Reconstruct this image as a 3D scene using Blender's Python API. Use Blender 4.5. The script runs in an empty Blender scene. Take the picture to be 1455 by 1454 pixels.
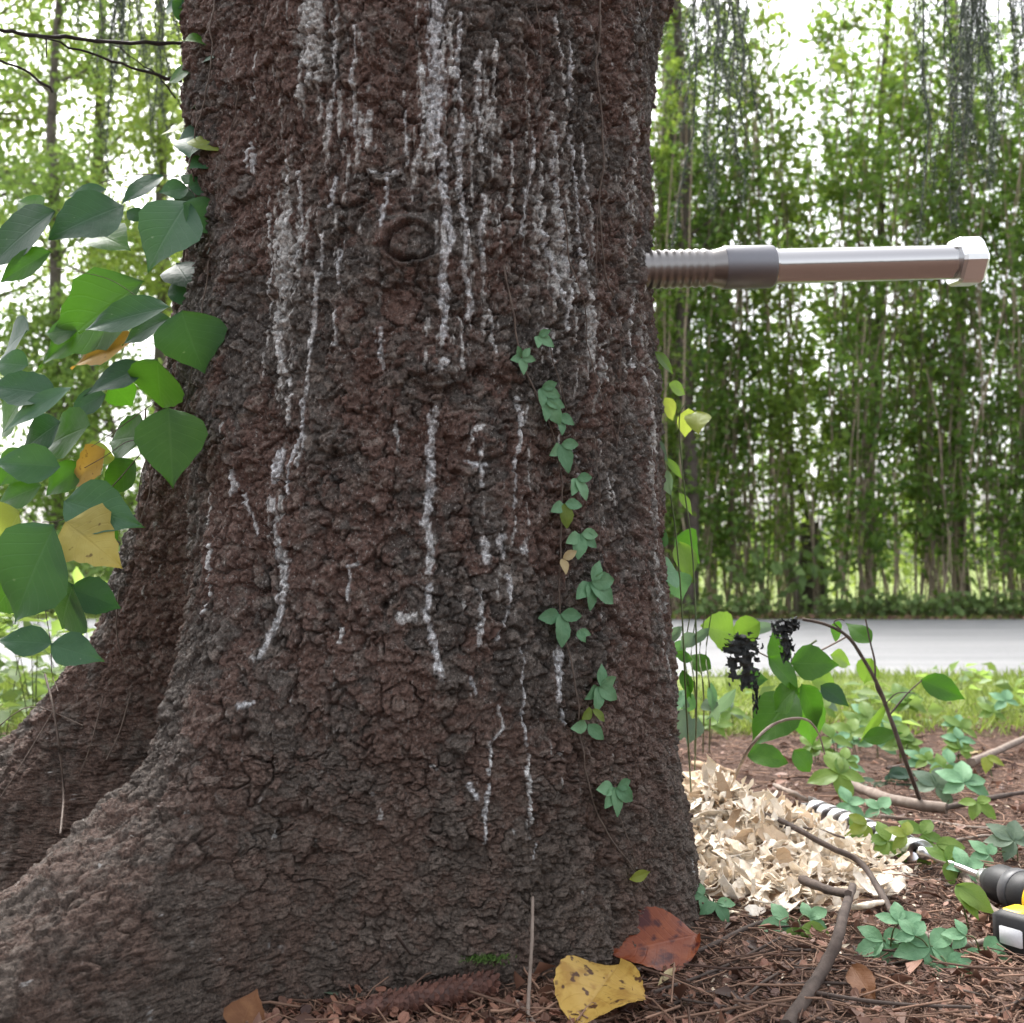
import bpy, math, random
import numpy as np
from mathutils import Vector, Matrix
random.seed(7); rng = np.random.default_rng(11)
R = math.radians
scene = bpy.context.scene
col = scene.collection
# ------------------------------------------------------------------ camera
FP, CX, CY, HZ = 1500.0, 727.5, 727.0, 0.53
PITCH = math.atan(73 / 1500)
cam_d = bpy.data.cameras.new('camera'); cam = bpy.data.objects.new('camera', cam_d); col.objects.link(cam)
cam.location = (0, 0, HZ); cam.rotation_euler = (math.pi / 2 + PITCH, 0, 0)
cam_d.sensor_width = 36; cam_d.lens = 36 * FP / 1455
cam_d.clip_start = 0.02; cam_d.clip_end = 3000
cam_d.dof.use_dof = True; cam_d.dof.focus_distance = 1.45; cam_d.dof.aperture_fstop = 7.0
scene.camera = cam
# ------------------------------------------------------------------ sky, sun, exposure
SUN_EL, SUN_AZ = R(56), R(-22)          # azimuth clockwise from +Y: high beyond the hedge, veiled
world = bpy.data.worlds.new('World'); scene.world = world; world.use_nodes = True
wn = world.node_tree; wn.nodes.clear()
sky = wn.nodes.new('ShaderNodeTexSky'); sky.sky_type = 'NISHITA'; sky.sun_disc = False
sky.sun_elevation = SUN_EL; sky.sun_rotation = SUN_AZ
sky.air_density = 1.0; sky.dust_density = 6.0; sky.ozone_density = 1.0
hs = wn.nodes.new('ShaderNodeHueSaturation'); hs.inputs['Saturation'].default_value = 0.22
bg = wn.nodes.new('ShaderNodeBackground'); bg.inputs['Strength'].default_value = 0.15
wo = wn.nodes.new('ShaderNodeOutputWorld')
wn.links.new(sky.outputs[0], hs.inputs['Color']); wn.links.new(hs.outputs[0], bg.inputs[0]); wn.links.new(bg.outputs[0], wo.inputs[0])
sd = bpy.data.lights.new('sun', 'SUN'); sd.energy = 0.7; sd.angle = R(22); sd.color = (1, 0.97, 0.93)
sun = bpy.data.objects.new('sun', sd); col.objects.link(sun)
sun.rotation_euler = Vector((-math.sin(SUN_AZ) * math.cos(SUN_EL), -math.cos(SUN_AZ) * math.cos(SUN_EL), -math.sin(SUN_EL))).to_track_quat('-Z', 'Y').to_euler()
scene.view_settings.view_transform = 'Standard'; scene.view_settings.look = 'None'
scene.view_settings.gamma = 1; scene.view_settings.exposure = 2.0
scene.cycles.use_denoising = True
scene.cycles.max_bounces = 8; scene.cycles.transparent_max_bounces = 8

# ------------------------------------------------------------------ photo pixel -> direction
FWD = np.array([0, math.cos(PITCH), math.sin(PITCH)]); UP = np.array([0, -math.sin(PITCH), math.cos(PITCH)])
CAM = np.array([0, 0, HZ])
def ray(px, py): return np.array([(px - CX) / FP, 0, 0]) + UP * ((CY - py) / FP) + FWD
def at(px, py, Y):
    d = ray(px, py); return CAM + d * (Y / d[1])
def gnd(px, py, z=0.0):
    d = ray(px, py); return CAM + d * ((z - HZ) / d[2])

# ------------------------------------------------------------------ numpy noise
M32 = np.uint32
def _h(ix, iy, iz, seed):
    h = ix.astype(M32) * M32(374761393) + iy.astype(M32) * M32(668265263) + iz.astype(M32) * M32(2246822519) + M32((seed * 3266489917) & 0xffffffff)
    h ^= h >> M32(13); h *= M32(1274126177); h ^= h >> M32(16); h *= M32(2654435761); h ^= h >> M32(15)
    return h
def perlin(P, seed=0):
    I = np.floor(P).astype(np.int32); f = (P - I).astype(np.float32)
    u = f * f * f * (f * (f * 6 - 15) + 10); out = np.zeros(len(P), np.float32)
    for dx in (0, 1):
        wx = u[:, 0] if dx else 1 - u[:, 0]
        for dy in (0, 1):
            wy = u[:, 1] if dy else 1 - u[:, 1]
            for dz in (0, 1):
                wz = u[:, 2] if dz else 1 - u[:, 2]
                h = _h(I[:, 0] + dx, I[:, 1] + dy, I[:, 2] + dz, seed)
                g = ((h & M32(255)).astype(np.float32) / 127.5 - 1) * (f[:, 0] - dx) + (((h >> M32(8)) & M32(255)).astype(np.float32) / 127.5 - 1) * (f[:, 1] - dy) + (((h >> M32(16)) & M32(255)).astype(np.float32) / 127.5 - 1) * (f[:, 2] - dz)
                out += g * wx * wy * wz
    return out * 1.4
def fbm(P, octs=3, seed=0, gain=0.5):
    s = np.zeros(len(P), np.float32); a = 1.0
    for o in range(octs):
        s += a * perlin(P * (2.03 ** o) + 17.3 * o, seed + o); a *= gain
    return s
def voronoi(P, seed=0):
    I = np.floor(P).astype(np.int32); f = (P - I).astype(np.float32)
    n = len(P); F1 = np.full(n, 9, np.float32); F2 = np.full(n, 9, np.float32)
    ID = np.zeros(n, M32); DZ = np.zeros(n, np.float32); DX = np.zeros(n, np.float32)
    for dx in (-1, 0, 1):
        for dy in (-1, 0, 1):
            for dz in (-1, 0, 1):
                h = _h(I[:, 0] + dx, I[:, 1] + dy, I[:, 2] + dz, seed)
                ax = dx + (h & M32(1023)).astype(np.float32) / 1023 - f[:, 0]
                ay = dy + ((h >> M32(10)) & M32(1023)).astype(np.float32) / 1023 - f[:, 1]
                az = dz + ((h >> M32(20)) & M32(1023)).astype(np.float32) / 1023 - f[:, 2]
                d = np.sqrt(ax * ax + ay * ay + az * az)
                near = d < F1
                F2 = np.where(near, F1, np.minimum(F2, d)); F1 = np.where(near, d, F1)
                ID = np.where(near, h, ID); DZ = np.where(near, -az, DZ); DX = np.where(near, -ax, DX)
    return F1, F2, ID, DX, DZ
def rnd(ID, k=0): return (_h(ID, ID >> M32(7), ID >> M32(3), 91 + k) & M32(0xffff)).astype(np.float32) / 65535
def sstep(a, b, x):
    t = np.clip((x - a) / (b - a), 0, 1); return t * t * (3 - 2 * t)

# ------------------------------------------------------------------ objects
ORG = {}
def tag(o, label=None, cat=None, group=None, kind=None):
    if label: o['label'] = label
    if cat: o['category'] = cat
    if group: o['group'] = group
    if kind: o['kind'] = kind
    return o
def empty(name, loc, label, cat, group=None):
    o = bpy.data.objects.new(name, None); o.location = loc; o.empty_display_size = 0.05
    col.objects.link(o); ORG[o.name] = np.array(loc, float); return tag(o, label, cat, group)
def mesh(name, V, F, smooth=True, uv=None, colr=None):
    V = np.asarray(V, np.float32); m = bpy.data.meshes.new(name)
    if isinstance(F, np.ndarray):
        k = F.shape[1]; m.vertices.add(len(V)); m.vertices.foreach_set('co', V.ravel())
        m.loops.add(F.size); m.loops.foreach_set('vertex_index', F.astype(np.int32).ravel())
        m.polygons.add(len(F)); m.polygons.foreach_set('loop_start', np.arange(0, F.size, k, dtype=np.int32))
        m.update(calc_edges=True)
    else:
        m.from_pydata([tuple(map(float, v)) for v in V], [], F)
    m.polygons.foreach_set('use_smooth', np.full(len(m.polygons), smooth))
    if uv is not None:
        li = np.empty(len(m.loops), np.int32); m.loops.foreach_get('vertex_index', li)
        m.uv_layers.new(name='UVMap').data.foreach_set('uv', np.asarray(uv, np.float32)[li].ravel())
    if colr is not None:
        a = m.color_attributes.new('Col', 'FLOAT_COLOR', 'POINT'); a.data.foreach_set('color', np.asarray(colr, np.float32).ravel())
    m.update(); return m
def obj(name, me, mat, parent=None, loc=None, mw=None):
    """me holds world coordinates less its origin: the parent's, or loc."""
    o = bpy.data.objects.new(name, me)
    if mat is not None and not me.materials: me.materials.append(mat)
    col.objects.link(o)
    if parent is not None:
        o.parent = parent; ORG[o.name] = ORG[parent.name]
        if mw is not None: o.matrix_local = Matrix.Translation(-Vector(ORG[parent.name])) @ mw; ORG[o.name] = None
    else:
        if loc is not None: o.location = loc
        if mw is not None: o.matrix_world = mw
        ORG[o.name] = np.array(loc if loc is not None else (0, 0, 0), float)
    return o
def part(name, V, F, mat, parent, **k):
    return obj(name, mesh(name, np.asarray(V) - ORG[parent.name], F, **k), mat, parent)
def solo(name, V, F, mat, label, cat, group=None, kind=None, **k):
    V = np.asarray(V, float); c = V.mean(0); c[2] = V[:, 2].min()
    return tag(obj(name, mesh(name, V - c, F, **k), mat, None, c), label, cat, group, kind)
class MB:
    def __init__(s): s.V = []; s.F = []; s.n = 0
    def add(s, V, F):
        V = np.asarray(V, float); s.V.append(V); s.F += [tuple(int(i) + s.n for i in f) for f in F]; s.n += len(V); return s
    def arr(s): return np.concatenate(s.V), s.F
def smooth_path(P, n=6):
    P = np.asarray(P, float)
    if len(P) < 3: return P
    Q = np.vstack([2 * P[0] - P[1], P, 2 * P[-1] - P[-2]]); out = []
    for i in range(1, len(Q) - 2):
        for t in np.linspace(0, 1, n, endpoint=False):
            a, b, c, d = Q[i - 1:i + 3]
            out.append(.5 * ((2 * b) + (c - a) * t + (2 * a - 5 * b + 4 * c - d) * t * t + (3 * b - a - 3 * c + d) * t ** 3))
    out.append(P[-1]); return np.array(out)
def tube(P, r, sides=6, jitter=0.0):
    P = np.asarray(P, float); n = len(P)
    r = np.interp(np.linspace(0, 1, n), np.linspace(0, 1, len(r)), r) if hasattr(r, '__len__') else np.full(n, r)
    T = np.gradient(P, axis=0); T /= np.linalg.norm(T, axis=1)[:, None] + 1e-9
    ref = np.array([0, 0, 1.0]) if abs(T[:, 2]).mean() < .7 else np.array([1.0, 0, 0])
    A = np.cross(T, ref); A /= np.linalg.norm(A, axis=1)[:, None] + 1e-9; B = np.cross(T, A)
    th = np.arange(sides) * 2 * math.pi / sides
    rr = r[:, None] * (1 + jitter * rng.uniform(-1, 1, (n, sides)))
    V = P[:, None] + (A[:, None] * np.cos(th)[None, :, None] + B[:, None] * np.sin(th)[None, :, None]) * rr[..., None]
    F = []
    for i in range(n - 1):
        for j in range(sides):
            k = (j + 1) % sides; F.append((i * sides + j, i * sides + k, (i + 1) * sides + k, (i + 1) * sides + j))
    V = V.reshape(-1, 3); k0 = len(V); V = np.vstack([V, V[:sides], V[-sides:]]); F += [tuple(k0 + j for j in range(sides))[::-1], tuple(k0 + sides + j for j in range(sides))]
    return V, F
def lathe(A, ax, prof, sides=32, up=(0, 0, 1)):
    ax = np.asarray(ax, float); ax /= np.linalg.norm(ax)
    e = np.cross(ax, up); e /= np.linalg.norm(e); f = np.cross(ax, e)
    th = np.arange(sides) * 2 * math.pi / sides; V = []
    for s, r in prof: V += [A + ax * s + r * (e * math.cos(t) + f * math.sin(t)) for t in th]
    F = []
    for i in range(len(prof) - 1):
        for j in range(sides):
            k = (j + 1) % sides; F.append((i * sides + j, (i + 1) * sides + j, (i + 1) * sides + k, i * sides + k))
    k0 = len(V); V += V[:sides] + V[-sides:]; F += [tuple(k0 + j for j in range(sides)), tuple(k0 + sides + j for j in range(sides))[::-1]]
    return np.array(V), F
def box(c, ex, ey, ez, bev=0.0):
    """box with half-axes ex, ey, ez (vectors); corners cut by bev (fraction)"""
    c = np.asarray(c, float); V = []; ex, ey, ez = map(np.asarray, (ex, ey, ez)); b = 1 - bev
    ring = [(-b, -1), (b, -1), (1, -b), (1, b), (b, 1), (-b, 1), (-1, b), (-1, -b)]
    lv = [(-1, b), (-b, 1), (b, 1), (1, b)] if bev else [(-1, 1), (1, 1)]
    for z, s in lv: V += [c + ex * x * s + ey * y * s + ez * z for x, y in ring]
    F = []
    for i in range(len(lv) - 1):
        for j in range(8): F.append((i * 8 + j, i * 8 + (j + 1) % 8, i * 8 + 8 + (j + 1) % 8, i * 8 + 8 + j))
    F += [tuple(range(8))[::-1], tuple((len(lv) - 1) * 8 + j for j in range(8))]
    return np.array(V), F

# ------------------------------------------------------------------ materials
class NT:
    def __init__(s, name):
        s.m = bpy.data.materials.new(name); s.m.use_nodes = True; s.t = s.m.node_tree; s.t.nodes.clear()
    def n(s, typ, **k):
        nd = s.t.nodes.new('ShaderNode' + typ)
        for a, v in k.items():
            if a.startswith('i_'):
                key = a[2:]; key = int(key) if key.isdigit() else key.replace('_', ' '); nd.inputs[key].default_value = v
            else: setattr(nd, a, v)
        return nd
    def l(s, a, b): s.t.links.new(a, b)
    def ramp(s, fac, stops):
        r = s.n('ValToRGB'); e = r.color_ramp.elements
        while len(e) < len(stops): e.new(0.5)
        for q, (p, c) in zip(e, stops): q.position = p; q.color = (*c, 1)
        s.l(fac, r.inputs[0]); return r.outputs[0]
    def math(s, op, a, b=None, clamp=False):
        m = s.n('Math', operation=op, use_clamp=clamp)
        for i, x in enumerate((a, b)):
            if x is None: continue
            if isinstance(x, (int, float)): m.inputs[i].default_value = x
            else: s.l(x, m.inputs[i])
        return m.outputs[0]
    def out(s, sh): o = s.n('OutputMaterial'); s.l(sh, o.inputs[0]); return s.m
def noisy(name, c1, c2, scale=40, rough=0.8, bump=0.3, dist=0.002, metallic=0.0, detail=6, spec=0.4, stretch=None, var=0.0):
    t = NT(name); tc = t.n('TexCoord'); src = tc.outputs['Object']
    if stretch:
        mp = t.n('Mapping'); mp.inputs['Scale'].default_value = stretch; t.l(src, mp.inputs[0]); src = mp.outputs[0]
    nz = t.n('TexNoise'); nz.inputs['Scale'].default_value = scale; nz.inputs['Detail'].default_value = detail; nz.inputs['Roughness'].default_value = 0.65
    t.l(src, nz.inputs['Vector'])
    oi = t.n('ObjectInfo'); gi = t.n('NewGeometry')
    fac = t.math('ADD', nz.outputs[0], t.math('MULTIPLY', t.math('SUBTRACT', t.math('ADD', oi.outputs['Random'], gi.outputs['Random Per Island']), 1.0), var))
    c = t.ramp(fac, [(0.3, c1), (0.7, c2)])
    b = t.n('BsdfPrincipled'); t.l(c, b.inputs['Base Color']); b.inputs['Roughness'].default_value = rough; b.inputs['Metallic'].default_value = metallic
    b.inputs['Specular IOR Level'].default_value = spec
    if bump:
        bp = t.n('Bump'); bp.inputs['Strength'].default_value = bump; bp.inputs['Distance'].default_value = dist
        t.l(nz.outputs[0], bp.inputs['Height']); t.l(bp.outputs[0], b.inputs['Normal'])
    return t.out(b.outputs[0])
def leaf_mat(name, c1, c2, vein, trans=0.35, tcol=None, rough=0.5, spots=0.0, spotc=(0.1, 0.05, 0.02), nveins=9, spec=0.3, blotch=None):
    """leaf blade: midrib and side veins from the leaf's own UV (u across -1..1 as 0..1, v base to tip)"""
    t = NT(name); tc = t.n('TexCoord'); sx = t.n('SeparateXYZ'); t.l(tc.outputs['UV'], sx.inputs[0])
    au = t.math('ABSOLUTE', t.math('MULTIPLY', t.math('SUBTRACT', sx.outputs[0], 0.5), 2.0))
    mid = t.math('SUBTRACT', 1.0, t.math('MULTIPLY', au, 16.0), clamp=True)
    ph = t.math('SUBTRACT', t.math('MULTIPLY', sx.outputs[1], float(nveins)), t.math('MULTIPLY', au, 2.2))
    fr = t.math('ABSOLUTE', t.math('SUBTRACT', t.math('FRACT', ph), 0.5))
    side = t.math('SUBTRACT', 1.0, t.math('MULTIPLY', fr, 11.0), clamp=True)
    v = t.math('MAXIMUM', mid, t.math('MULTIPLY', side, 0.55), clamp=True)
    nz = t.n('TexNoise'); nz.inputs['Scale'].default_value = 3.0; nz.inputs['Detail'].default_value = 5; t.l(tc.outputs['Object'], nz.inputs['Vector'])
    oi = t.n('ObjectInfo')
    f = t.math('ADD', nz.outputs[0], t.math('MULTIPLY', t.math('SUBTRACT', oi.outputs['Random'], 0.5), 0.5))
    base = t.ramp(f, [(0.3, c1), (0.7, c2)])
    if blotch:
        n3 = t.n('TexNoise'); n3.inputs['Scale'].default_value = 5.5; n3.inputs['Detail'].default_value = 3; t.l(tc.outputs['Object'], n3.inputs['Vector'])
        mb = t.n('MixRGB'); t.l(t.math('MULTIPLY', t.math('SUBTRACT', n3.outputs[0], 0.5, ), 8.0, clamp=True), mb.inputs[0]); t.l(base, mb.inputs[1]); mb.inputs[2].default_value = (*blotch, 1); base = mb.outputs[0]
    mx = t.n('MixRGB'); t.l(t.math('MULTIPLY', v, 0.28), mx.inputs[0]); t.l(base, mx.inputs[1]); mx.inputs[2].default_value = (*vein, 1)
    c = mx.outputs[0]
    if spots:
        n2 = t.n('TexNoise'); n2.inputs['Scale'].default_value = 9.0; n2.inputs['Detail'].default_value = 2; t.l(tc.outputs['Object'], n2.inputs['Vector'])
        ms = t.n('MixRGB'); t.l(t.math('MULTIPLY', t.math('SUBTRACT', n2.outputs[0], 1 - spots), 14.0, clamp=True), ms.inputs[0]); t.l(c, ms.inputs[1]); ms.inputs[2].default_value = (*spotc, 1); c = ms.outputs[0]
    b = t.n('BsdfPrincipled'); t.l(c, b.inputs['Base Color']); b.inputs['Roughness'].default_value = rough; b.inputs['Specular IOR Level'].default_value = spec
    bp = t.n('Bump'); bp.inputs['Strength'].default_value = 0.16; bp.inputs['Distance'].default_value = 0.02; t.l(t.math('SUBTRACT', nz.outputs[0], v), bp.inputs['Height']); t.l(bp.outputs[0], b.inputs['Normal'])
    tr = t.n('BsdfTranslucent')
    if tcol: tr.inputs[0].default_value = (*tcol, 1)
    else: t.l(c, tr.inputs[0])
    ms = t.n('MixShader'); ms.inputs[0].default_value = trans; t.l(b.outputs[0], ms.inputs[1]); t.l(tr.outputs[0], ms.inputs[2])
    return t.out(ms.outputs[0])
def mass_leaf(name, c1, c2, trans=0.45, tcol=None, scale=1.6, rough=0.5):
    t = NT(name); g = t.n('NewGeometry'); nz = t.n('TexNoise'); nz.inputs['Scale'].default_value = scale; nz.inputs['Detail'].default_value = 2
    tc = t.n('TexCoord'); t.l(tc.outputs['Object'], nz.inputs['Vector'])
    f = t.math('ADD', t.math('MULTIPLY', g.outputs['Random Per Island'], 0.6), t.math('MULTIPLY', nz.outputs[0], 0.5))
    c = t.ramp(f, [(0.2, c1), (0.85, c2)])
    b = t.n('BsdfPrincipled'); t.l(c, b.inputs['Base Color']); b.inputs['Roughness'].default_value = rough; b.inputs['Specular IOR Level'].default_value = 0.35
    tr = t.n('BsdfTranslucent')
    if tcol:
        c2_ = t.ramp(f, [(0.2, tuple(x * .6 for x in tcol)), (0.85, tcol)]); t.l(c2_, tr.inputs[0])
    else: t.l(c, tr.inputs[0])
    ms = t.n('MixShader'); ms.inputs[0].default_value = trans; t.l(b.outputs[0], ms.inputs[1]); t.l(tr.outputs[0], ms.inputs[2])
    return t.out(ms.outputs[0])
def metal(name, c, rough, scale=300, spread=0.12, stretch=None):
    t = NT(name); tc = t.n('TexCoord'); mp = t.n('Mapping'); mp.inputs['Scale'].default_value = stretch or (1, 1, 1); t.l(tc.outputs['Object'], mp.inputs[0])
    nz = t.n('TexNoise'); nz.inputs['Scale'].default_value = scale; nz.inputs['Detail'].default_value = 4; t.l(mp.outputs[0], nz.inputs['Vector'])
    b = t.n('BsdfPrincipled'); b.inputs['Metallic'].default_value = 1; b.inputs['Base Color'].default_value = (*c, 1)
    t.l(t.math('ADD', t.math('MULTIPLY', nz.outputs[0], spread), rough - spread / 2), b.inputs['Roughness'])
    bp = t.n('Bump'); bp.inputs['Strength'].default_value = 0.06; bp.inputs['Distance'].default_value = 0.001; t.l(nz.outputs[0], bp.inputs['Height']); t.l(bp.outputs[0], b.inputs['Normal'])
    return t.out(b.outputs[0])

def bark_mat():
    t = NT('bark'); a = t.n('Attribute', attribute_name='Col'); tc = t.n('TexCoord')
    nz = t.n('TexNoise'); nz.inputs['Scale'].default_value = 300; nz.inputs['Detail'].default_value = 6; nz.inputs['Roughness'].default_value = 0.75; t.l(tc.outputs['Object'], nz.inputs['Vector'])
    n2 = t.n('TexNoise'); n2.inputs['Scale'].default_value = 85; n2.inputs['Detail'].default_value = 7; n2.inputs['Roughness'].default_value = 0.75; t.l(tc.outputs['Object'], n2.inputs['Vector'])
    mul = t.ramp(nz.outputs[0], [(0.32, (0.25, 0.24, 0.23)), (0.5, (0.95, 0.95, 0.95)), (0.72, (1.9, 1.9, 1.9))])
    mx = t.n('MixRGB', blend_type='MULTIPLY'); mx.inputs[0].default_value = 1; t.l(a.outputs['Color'], mx.inputs[1]); t.l(mul, mx.inputs[2])
    n3 = t.n('TexNoise'); n3.inputs['Scale'].default_value = 210; n3.inputs['Detail'].default_value = 3; n3.inputs['Roughness'].default_value = 0.8
    mp = t.n('Mapping'); mp.inputs['Location'].default_value = (3.1, 1.7, 5.3); mp.inputs['Scale'].default_value = (1, 1, 0.6); t.l(tc.outputs['Object'], mp.inputs[0]); t.l(mp.outputs[0], n3.inputs['Vector'])
    fk = t.n('MixRGB'); t.l(t.math('MULTIPLY', t.math('MULTIPLY', t.math('SUBTRACT', n3.outputs[0], 0.59), 14.0, clamp=True), a.outputs['Alpha']), fk.inputs[0]); t.l(mx.outputs[0], fk.inputs[1]); fk.inputs[2].default_value = (0.34, 0.315, 0.29, 1); mx = fk
    wv = t.n('VectorMath', operation='MULTIPLY_ADD'); t.l(n2.outputs['Color'], wv.inputs[0]); wv.inputs[1].default_value = (0.012, 0.012, 0.012); t.l(tc.outputs['Object'], wv.inputs[2])
    vo = t.n('TexVoronoi', feature='F1'); vo.inputs['Scale'].default_value = 170; t.l(wv.outputs[0], vo.inputs['Vector'])
    sx = t.n('SeparateColor'); t.l(vo.outputs['Color'], sx.inputs[0])
    b = t.n('BsdfPrincipled'); t.l(mx.outputs[0], b.inputs['Base Color']); b.inputs['Roughness'].default_value = 0.78; b.inputs['Specular IOR Level'].default_value = 0.3
    mpv = t.n('Mapping'); mpv.inputs['Scale'].default_value = (1, 1, 0.22); t.l(tc.outputs['Object'], mpv.inputs[0]); n4 = t.n('TexNoise'); n4.inputs['Scale'].default_value = 190; n4.inputs['Detail'].default_value = 5; n4.inputs['Roughness'].default_value = 0.7; t.l(mpv.outputs[0], n4.inputs['Vector'])
    h = t.math('ADD', t.math('ADD', t.math('ADD', t.math('MULTIPLY', nz.outputs[0], 0.7), t.math('MULTIPLY', n4.outputs[0], 0.8)), t.math('MULTIPLY', n2.outputs[0], 0.7)), t.math('MULTIPLY', sx.outputs[0], 0.5))
    bp = t.n('Bump'); bp.inputs['Strength'].default_value = 1.0; bp.inputs['Distance'].default_value = 0.0055; t.l(h, bp.inputs['Height']); t.l(bp.outputs[0], b.inputs['Normal'])
    return t.out(b.outputs[0])
BARK = bark_mat()
M = {
 'stem_tan': noisy('vine_stem_tan', (0.05, 0.035, 0.028), (0.14, 0.105, 0.082), 90, 0.8, 0.5),
 'stem_green': noisy('stem_green', (0.0490, 0.0770, 0.0210), (0.0980, 0.1190, 0.0420), 60, 0.6, 0.2),
 'twig': noisy('dead_twig', (0.0385, 0.0266, 0.0210), (0.1050, 0.0770, 0.0630), 45, 0.85, 0.5, 0.003, stretch=(1, 1, 1)),
 'twig_pale': noisy('dead_twig_pale', (0.1260, 0.0910, 0.0700), (0.2520, 0.2030, 0.1680), 50, 0.8, 0.4, 0.002),
 'twig_black': noisy('dead_twig_dark', (0.02, 0.016, 0.014), (0.06, 0.05, 0.045), 50, 0.8, 0.4),
 'steel': metal('polished_zinc_steel', (0.46, 0.45, 0.45), 0.13, 200, 0.06),
 'steel_thread': metal('machined_steel', (0.22, 0.21, 0.205), 0.34, 260, 0.1),
 'steel_dark': metal('dark_steel_collar', (0.20, 0.20, 0.215), 0.5, 180, 0.1),
 'nut': metal('bright_zinc_nut', (0.74, 0.75, 0.76), 0.32, 150, 0.08),
 'auger': metal('auger_steel', (0.72, 0.72, 0.74), 0.3, 120, 0.15),
 'rubber': noisy('black_plastic', (0.012, 0.012, 0.013), (0.024, 0.024, 0.026), 400, 0.55, 0.1, 0.0005),
 'grey_plastic': noisy('grey_plastic', (0.055, 0.055, 0.06), (0.08, 0.08, 0.085), 300, 0.45, 0.1, 0.0005),
 'yellow_plastic': noisy('yellow_plastic', (0.72, 0.42, 0.01), (0.80, 0.50, 0.02), 200, 0.4, 0.05, 0.0005),
 'white_plastic': noisy('silver_white_label', (0.62, 0.62, 0.64), (0.72, 0.72, 0.74), 200, 0.35, 0.05, 0.0005),
 'chip': noisy('fresh_wood', (0.64, 0.53, 0.40), (0.92, 0.86, 0.76), 90, 0.75, 0.5, 0.002, spec=0.2, var=0.32),
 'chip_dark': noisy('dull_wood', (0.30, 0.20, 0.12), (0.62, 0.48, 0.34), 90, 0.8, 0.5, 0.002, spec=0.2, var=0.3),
 'hedge': mass_leaf('hedge_leaf', (0.045, 0.105, 0.02), (0.16, 0.26, 0.06), 0.5, (0.28, 0.46, 0.07)),
 'hedge2': mass_leaf('hedge_leaf_yellowish', (0.07, 0.13, 0.02), (0.20, 0.29, 0.06), 0.5, (0.38, 0.52, 0.08)),
 'left_tree': mass_leaf('yellow_green_leaf', (0.11, 0.18, 0.03), (0.28, 0.36, 0.08), 0.5, (0.42, 0.55, 0.11)),
 'left_tree2': mass_leaf('green_tree_leaf', (0.07, 0.14, 0.03), (0.20, 0.30, 0.07), 0.5, (0.38, 0.55, 0.12)),
 'cover': mass_leaf('ground_cover_leaf', (0.0675, 0.1275, 0.0300), (0.1800, 0.2700, 0.0900), 0.35, (0.2625, 0.3750, 0.0750)),
 'grass': mass_leaf('grass_blade', (0.0900, 0.1500, 0.0225), (0.2700, 0.3300, 0.0750), 0.35, (0.3000, 0.3900, 0.0750), 3.0),
 'needle': mass_leaf('spruce_needle', (0.018, 0.03, 0.02), (0.05, 0.068, 0.045), 0.05, (0.10, 0.14, 0.08)),
 'litter': mass_leaf('needle_litter', (0.05, 0.026, 0.018), (0.26, 0.155, 0.105), 0.0, None, 6.0, 0.8),
 'scale': mass_leaf('cone_scale', (0.035, 0.016, 0.011), (0.27, 0.135, 0.088), 0.03, None, 5.0, 0.55),
 'scale_solo': noisy('cone_scale_single', (0.035, 0.014, 0.010), (0.20, 0.090, 0.058), 70, 0.55, 0.3, 0.002, var=0.6),
 'cone': noisy('cone_brown', (0.03, 0.013, 0.010), (0.13, 0.055, 0.038), 60, 0.6, 0.3, 0.002, var=0.3),
 'hedge_bark': noisy('hedge_stem_bark', (0.10, 0.078, 0.055), (0.38, 0.31, 0.225), 9, 0.85, 0.5, 0.01, var=0.35),
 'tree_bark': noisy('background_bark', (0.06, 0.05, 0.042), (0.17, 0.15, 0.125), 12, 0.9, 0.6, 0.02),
 'dark_bark': noisy('dark_brown_bark', (0.045, 0.037, 0.03), (0.11, 0.09, 0.075), 14, 0.9, 0.6, 0.02),  # darker brown bark for the boughs and old hedge trunks
 'moss': noisy('moss', (0.03, 0.07, 0.01), (0.09, 0.16, 0.03), 200, 0.9, 0.6, 0.004),
 'black_leaf': noisy('withered_black_leaf', (0.008, 0.009, 0.009), (0.03, 0.034, 0.032), 60, 0.6, 0.8, 0.01),
}
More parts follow.
